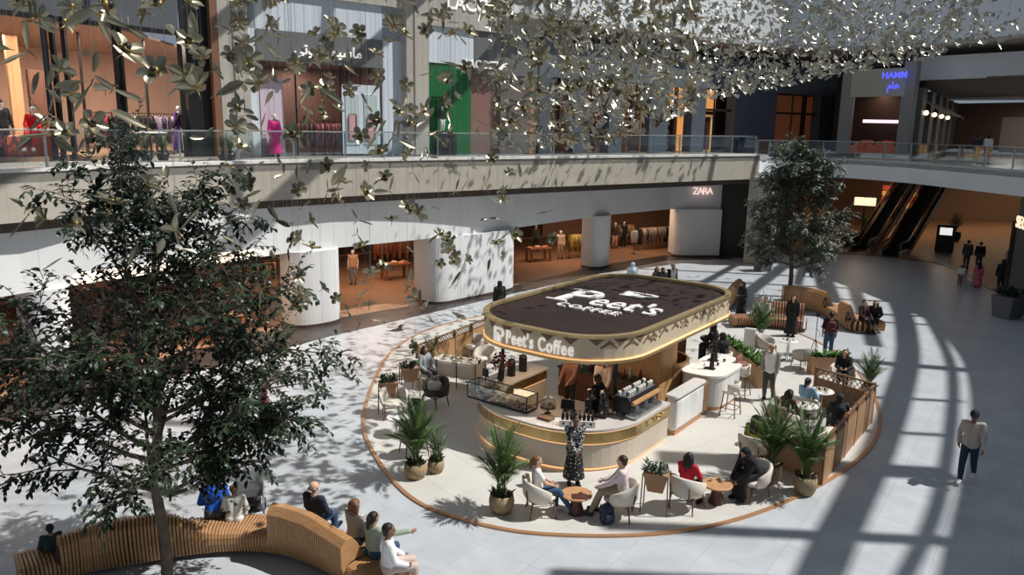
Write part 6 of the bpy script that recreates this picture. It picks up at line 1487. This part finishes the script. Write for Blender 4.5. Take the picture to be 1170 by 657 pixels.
# ------------------------------------------------------------------ trees
def leaf2(b, p, d, L, w, rg):
    d = d.normalized(); s = d.cross(Vector((rg.uniform(-.4, .4), rg.uniform(-.4, .4), 1)))
    s = s.normalized() if s.length > 1e-4 else Vector((1, 0, 0)); n = s.cross(d); m = p + d*L*.45; t = p + d*L - n*L*.2; q = p + d*L*.75 - n*L*.07
    b.add([p, p+d*L*.2+s*w*.36, m+s*w*.5+n*w*.1, q+s*w*.34, t, q-s*w*.34, m-s*w*.5+n*w*.1, p+d*L*.2-s*w*.36, m, q], [(0, 1, 8), (1, 2, 8), (2, 3, 9, 8), (3, 4, 9), (4, 5, 9), (5, 6, 8, 9), (6, 7, 8), (7, 0, 8)])
def tree(name, label, base, trunk, branches, seed, leafm, L, w, ntw, twl, nleaf, droop=.25):
    """trunk: list of (point, radius); branches: (t on trunk, azimuth, elevation, length)"""
    rg = random.Random(seed); T = thing(name, label, 'tree', base)
    tp = spline([Vector(p) for p, r in trunk], 6); tr = [x[0] for x in spline([Vector((r, 0, 0)) for p, r in trunk], 6)]
    b = MB(); b.tube(tp, tr, 12); b.obj('trunk', M_bark, T, True)
    lf = [MB()]; tw = [MB()]
    def twig(p, d, l):
        P = [p]; dd = d.normalized()
        for k in range(4):
            dd = (dd + Vector((rg.uniform(-.25, .25), rg.uniform(-.25, .25), rg.uniform(-.2, .15) - droop*k*.25))).normalized(); P.append(P[-1] + dd*l/4)
        tw[0].tube(P, [.007, .006, .005, .004, .003], 4)
        for k in range(nleaf):
            t = .15 + .85*k/nleaf; i = min(3, int(t*4)); q = P[i].lerp(P[i+1], t*4-i); dd = (P[i+1]-P[i]).normalized(); sd = dd.cross(Vector((0, 0, 1)))
            sd = sd.normalized() if sd.length > .01 else Vector((1, 0, 0)); o = dd*.6 + sd*(1 if k % 2 else -1)*rg.uniform(.5, 1.1) + Vector((0, 0, rg.uniform(-.6, .3)))
            leaf2(lf[0], q, o, L*rg.uniform(.75, 1.15), w*rg.uniform(.8, 1.15), rg)
    def branch(p, d, l, r, depth, bm_):
        P = [p]; dd = d.normalized(); n = 6
        for k in range(n):
            dd = (dd + Vector((rg.uniform(-.2, .2), rg.uniform(-.2, .2), rg.uniform(-.1, .16) + (.06 if depth == 0 else -.04)))).normalized(); P.append(P[-1] + dd*l/n)
        bm_.tube(P, [r*(1-.75*k/n) for k in range(n+1)], 6)
        if depth < 1:
            for k in range(2, n+1):
                for _ in range(2 if l > 2.15 else 1):
                    a = rg.uniform(0, 6.28); o = dd.orthogonal().normalized(); o = o*math.cos(a) + dd.cross(o)*math.sin(a); o.z = o.z*.5 + .1
                    branch(P[k], (P[k]-P[k-1]).normalized()*.6 + o, l*rg.uniform(.32, .5), r*.4, depth+1, bm_)
        for k in range(1 if depth else 3, n+1):
            for _ in range(ntw if depth else max(1, ntw-1)):
                a = rg.uniform(0, 6.28); o = dd.orthogonal().normalized(); o = o*math.cos(a) + dd.cross(o)*math.sin(a)
                twig(P[k], (P[k]-P[k-1]).normalized()*.7 + o, twl*rg.uniform(.7, 1.2))
    for (t, az, el, l) in branches:
        x = t*(len(tp)-1); i = min(len(tp)-2, int(x)); p = tp[i].lerp(tp[i+1], x-i); r = tr[min(i, len(tr)-1)]*.55
        bm_ = MB(); lf[0] = MB(); tw[0] = MB(); branch(p, Vector((math.cos(az)*math.cos(el), math.sin(az)*math.cos(el), math.sin(el))), l, r, 0, bm_); bo = bm_.obj('branch', M_bark, T, True)
        tw[0].obj('twigs', M_bark, bo); lf[0].obj('foliage', leafm, bo)
    return T
tb = Vector((-5.8, 11.9, 0))
rgt = random.Random(17); br = []
for k in range(24):
    t = .36 + .62*k/23; az = k*2.399 + rgt.uniform(-.3, .3); el = .15 + .75*(k/23) + rgt.uniform(-.15, .2); l = (2.7 - 1.1*(k/23)**1.8)*rgt.uniform(.75, 1.1)
    if k < 2: l *= .8
    br.append((t, az, el, l))
br += [(.50, PI, .35, 2.5), (.44, .15, .12, 2.2), (.38, PI-.3, -.1, 2.1), (.36, .5, .05, 1.5), (.62, PI-.2, .25, 2.6), (.6, .1, .3, 2.0)]
tree('ficus_tree', 'tall dark leaved tree in the left foreground, ringed by the slatted bench', tb, [((0, 0, 0), .105), ((.02, .02, .9), .09), ((-.05, 0, 2.0), .085), ((.05, .05, 3.2), .075), ((.1, 0, 4.7), .05), ((.25, .05, 6.35), .02)], br, 5, M_leafdk, .135, .064, 2, .42, 7)
tb2 = G(900, 346); rgt = random.Random(23); br = []
for k in range(26):
    t = .34 + .64*k/25; f = k/25; br.append((t, k*2.399+.4, .12+.68*f, (1.75 + .55*math.sin(PI*min(1, f*1.15)) - .35*f)*rgt.uniform(.8, 1.1)))
tree('olive_tree', 'bushy grey green tree beyond the kiosk at the wavy bench', tb2, [((0, 0, 0), .12), ((.05, 0, 1.2), .10), ((0, .05, 2.6), .09), ((.08, 0, 4.4), .06), ((0, 0, 6.2), .02)], br, 9, M_leafmid, .16, .075, 3, .5, 9)
# ------------------------------------------------------------------ hanging metal flowers
rgf = random.Random(77)
def petal(b, az, L, w, tilt, cup=.25, r0=.02):
    c, s = math.cos(az), math.sin(az); R = []
    for t, ww in ((0, .25), (.25, .7), (.55, 1.0), (.8, .8), (1, .12)):
        x = r0 + L*t*math.cos(tilt); z = L*t*math.sin(tilt) + cup*L*(t*t)*.4; row = []
        for q in (-1, -.5, 0, .5, 1):
            y = q*w/2*ww; zz = z + abs(q)**1.5*w*.22*ww; row.append((c*x - s*y, s*x + c*y, zz))
        R.append(row)
    n = 5; vs = [p for r in R for p in r]; fs = [(i*n+j, i*n+j+1, (i+1)*n+j+1, (i+1)*n+j) for i in range(4) for j in range(4)]; b.add(vs, fs)
def flower_proto(seed):
    rg = random.Random(seed); me = []
    for k in range(5):
        b = MB(); petal(b, k*2*PI/5 + rg.uniform(-.15, .15), .15*rg.uniform(.85, 1.1), .12, rg.uniform(.0, .5)); me.append(b.mesh('petal', M_petal, True))
    b = MB(); b.lathe([(.0, -.01), (.04, .0), (.05, .03), (.03, .05), (.012, .045), (0, .02)], 12); ce = b.mesh('centre', M_petalgold, True)
    b = MB(); b.sphere((0, 0, .045), .034, 10, 6); dk = b.mesh('stamen', M_darkcentre, True)
    b = MB(); b.tube([(0, 0, 0), (.0, .0, -.06), (.01, 0, -.12)], [.008, .006, .004], 5); st = b.mesh('stem', M_petalgold, True)
    return me, ce, dk, st
def leafpair_proto(seed):
    rg = random.Random(seed); me = []
    for k in range(2):
        b = MB(); petal(b, k*PI*.8 + rg.uniform(-.3, .3), .25*rg.uniform(.85, 1.15), .085, rg.uniform(-.1, .4), .3); me.append(b.mesh('leaf_blade', M_petal, True))
    b = MB(); b.tube([(0, 0, 0), (0, .0, -.05), (.01, .0, -.1)], [.008, .007, .005], 5); return me, b.mesh('stem', M_petalgold, True)
def single_proto():
    b = MB(); petal(b, 0, .30, .11, .0, .35); me = b.mesh('leaf_blade', M_petal, True); b = MB(); b.tube([(-.05, 0, .0), (.02, 0, 0)], [.006, .008], 5); return [me], b.mesh('stem', M_petalgold, True)
FP = [flower_proto(i) for i in range(4)]; LP = [leafpair_proto(i+50) for i in range(3)]; SPR = single_proto()
bw = MB(); bw.tube([(0, 0, 0), (0, 0, 1)], .0016, 3); WIRE = bw.mesh('wire', M_steel)
def region(px, py, d):
    if py > 200 and px < 620: return 'before the white ground floor shop front'
    if px < 245: return 'before the upper glass shop at left'
    if px < 470: return 'before the white upper shop with the grey sign'
    if px < 620: return 'before the upper shop with the green panel'
    if px < 870: return 'before the slate shop fronts in the middle'
    return 'before the pale upper parapet at right'
def mkchild(me, root):
    o = bpy.data.objects.new(me.name.split('.')[0], me); COL.objects.link(o); o.parent = root; return o
def hang(P, rot, sc, kind, i, px, py, wire=True):
    rg = region(px, py, 0)
    if kind == 'flower':
        r = thing('metal_flower', 'champagne metal flower with five petals hanging ' + rg, 'hanging flower', P, 0, 'hanging metal flowers ' + rg); me, ce, dk, st = FP[i % 4]
        ch = [mkchild(m, r) for m in me] + [mkchild(ce, r), mkchild(st, r)]; mkchild(dk, ch[-2])
    else:
        me, st = LP[i % 3] if kind == 'pair' else SPR
        r = thing('metal_leaf', ('twin bladed' if kind == 'pair' else 'single blade') + ' champagne metal leaf hanging ' + rg, 'hanging leaf', P, 0, ('twin ' if kind == 'pair' else 'single ') + 'metal leaves ' + rg)
        ch = [mkchild(m, r) for m in me] + [mkchild(st, r)]
    r.rotation_euler = rot; r.scale = (sc, sc, sc)
    if wire:
        w = mkchild(WIRE, r); bpy_inv = r.rotation_euler.to_matrix().inverted(); 
        L = (ZR - P.z)/sc; w.matrix_local = bpy_inv.to_4x4() @ Matrix.Diagonal((1/sc, 1/sc, L, 1))
    return r
def sample_flowers(n_try):
    """positions of the hanging cloud: a band that runs from above the left floor to the far right"""
    out = []
    while len(out) < n_try:
        z = rgf.random()
        if z < .016:        # near curtain at left
            px = rgf.uniform(10, 300); py = rgf.uniform(-20, 175) if rgf.random() < .88 else rgf.uniform(170, 320); d = rgf.uniform(7.5, 13)
        elif z < .075:      # middle curtain
            px = rgf.uniform(270, 640); py = -30 + 440*rgf.random()**1.55; d = rgf.uniform(10, 17) + max(0, (px-400))*.02
            if px > 560 and py > 300: continue
        elif z < .24:
            px = rgf.uniform(560, 800); py = -20 + 190*rgf.random()**1.0; d = rgf.uniform(15, 27)
            if py > 60 + 110*(1 - (px-560)/320) + 40: continue
        else:
            px = rgf.uniform(640, 1175); top = 150 - 0.20*(px-640) if px < 1000 else 78 - .2*(px-1000); py = -25 + (top+25)*rgf.random()**.8; d = rgf.uniform(24, min(47, 37 + max(0, px-640)*.04))
            if px > 960 and rgf.random() < (px-960)/230: continue
            if px > 1080 and py > 50: continue
        out.append((px, py, d))
    return out
# a mass of the farthest pieces as one object, the nearest ones each on its own
cand = sample_flowers(4600)
cand.sort(key=lambda c: c[2])
nf = npair = ns = 0; mass = MB(); LIM = 290
for i, (px, py, d) in enumerate(cand):
    P = at_d(px, py, d)
    if P.z > ZR-.6 or P.z < 1.5: continue
    rot = (rgf.uniform(-1.3, 1.3), rgf.uniform(-1.3, 1.3), rgf.uniform(0, 6.28)); sc = rgf.uniform(.75, 1.2)*(1.0 if d < 20 else .78)
    k = rgf.random(); kind = 'flower' if k < .5 else ('pair' if k < .75 else 'single')
    cnt = {'flower': nf, 'pair': npair, 'single': ns}[kind]
    if cnt < (LIM if kind == 'flower' else 150):
        hang(P, rot, sc, kind, i, px, py)
        if kind == 'flower': nf += 1
        elif kind == 'pair': npair += 1
        else: ns += 1
    else:
        R = Matrix.Translation(P) @ Matrix.LocRotScale(None, __import__('mathutils').Euler(rot), (sc, sc, sc)); tmp = MB()
        if kind == 'flower':
            for q in range(5): petal(tmp, q*2*PI/5, .15, .12, .25)
        elif kind == 'pair':
            petal(tmp, 0, .25, .085, .2); petal(tmp, 2.5, .25, .085, .2)
        else: petal(tmp, 0, .3, .11, 0, .35)
        mass.add([R @ Vector(v) for v in tmp.v], tmp.f)
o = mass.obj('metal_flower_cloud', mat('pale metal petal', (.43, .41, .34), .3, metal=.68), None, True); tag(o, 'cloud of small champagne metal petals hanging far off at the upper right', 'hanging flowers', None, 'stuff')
bake_all()
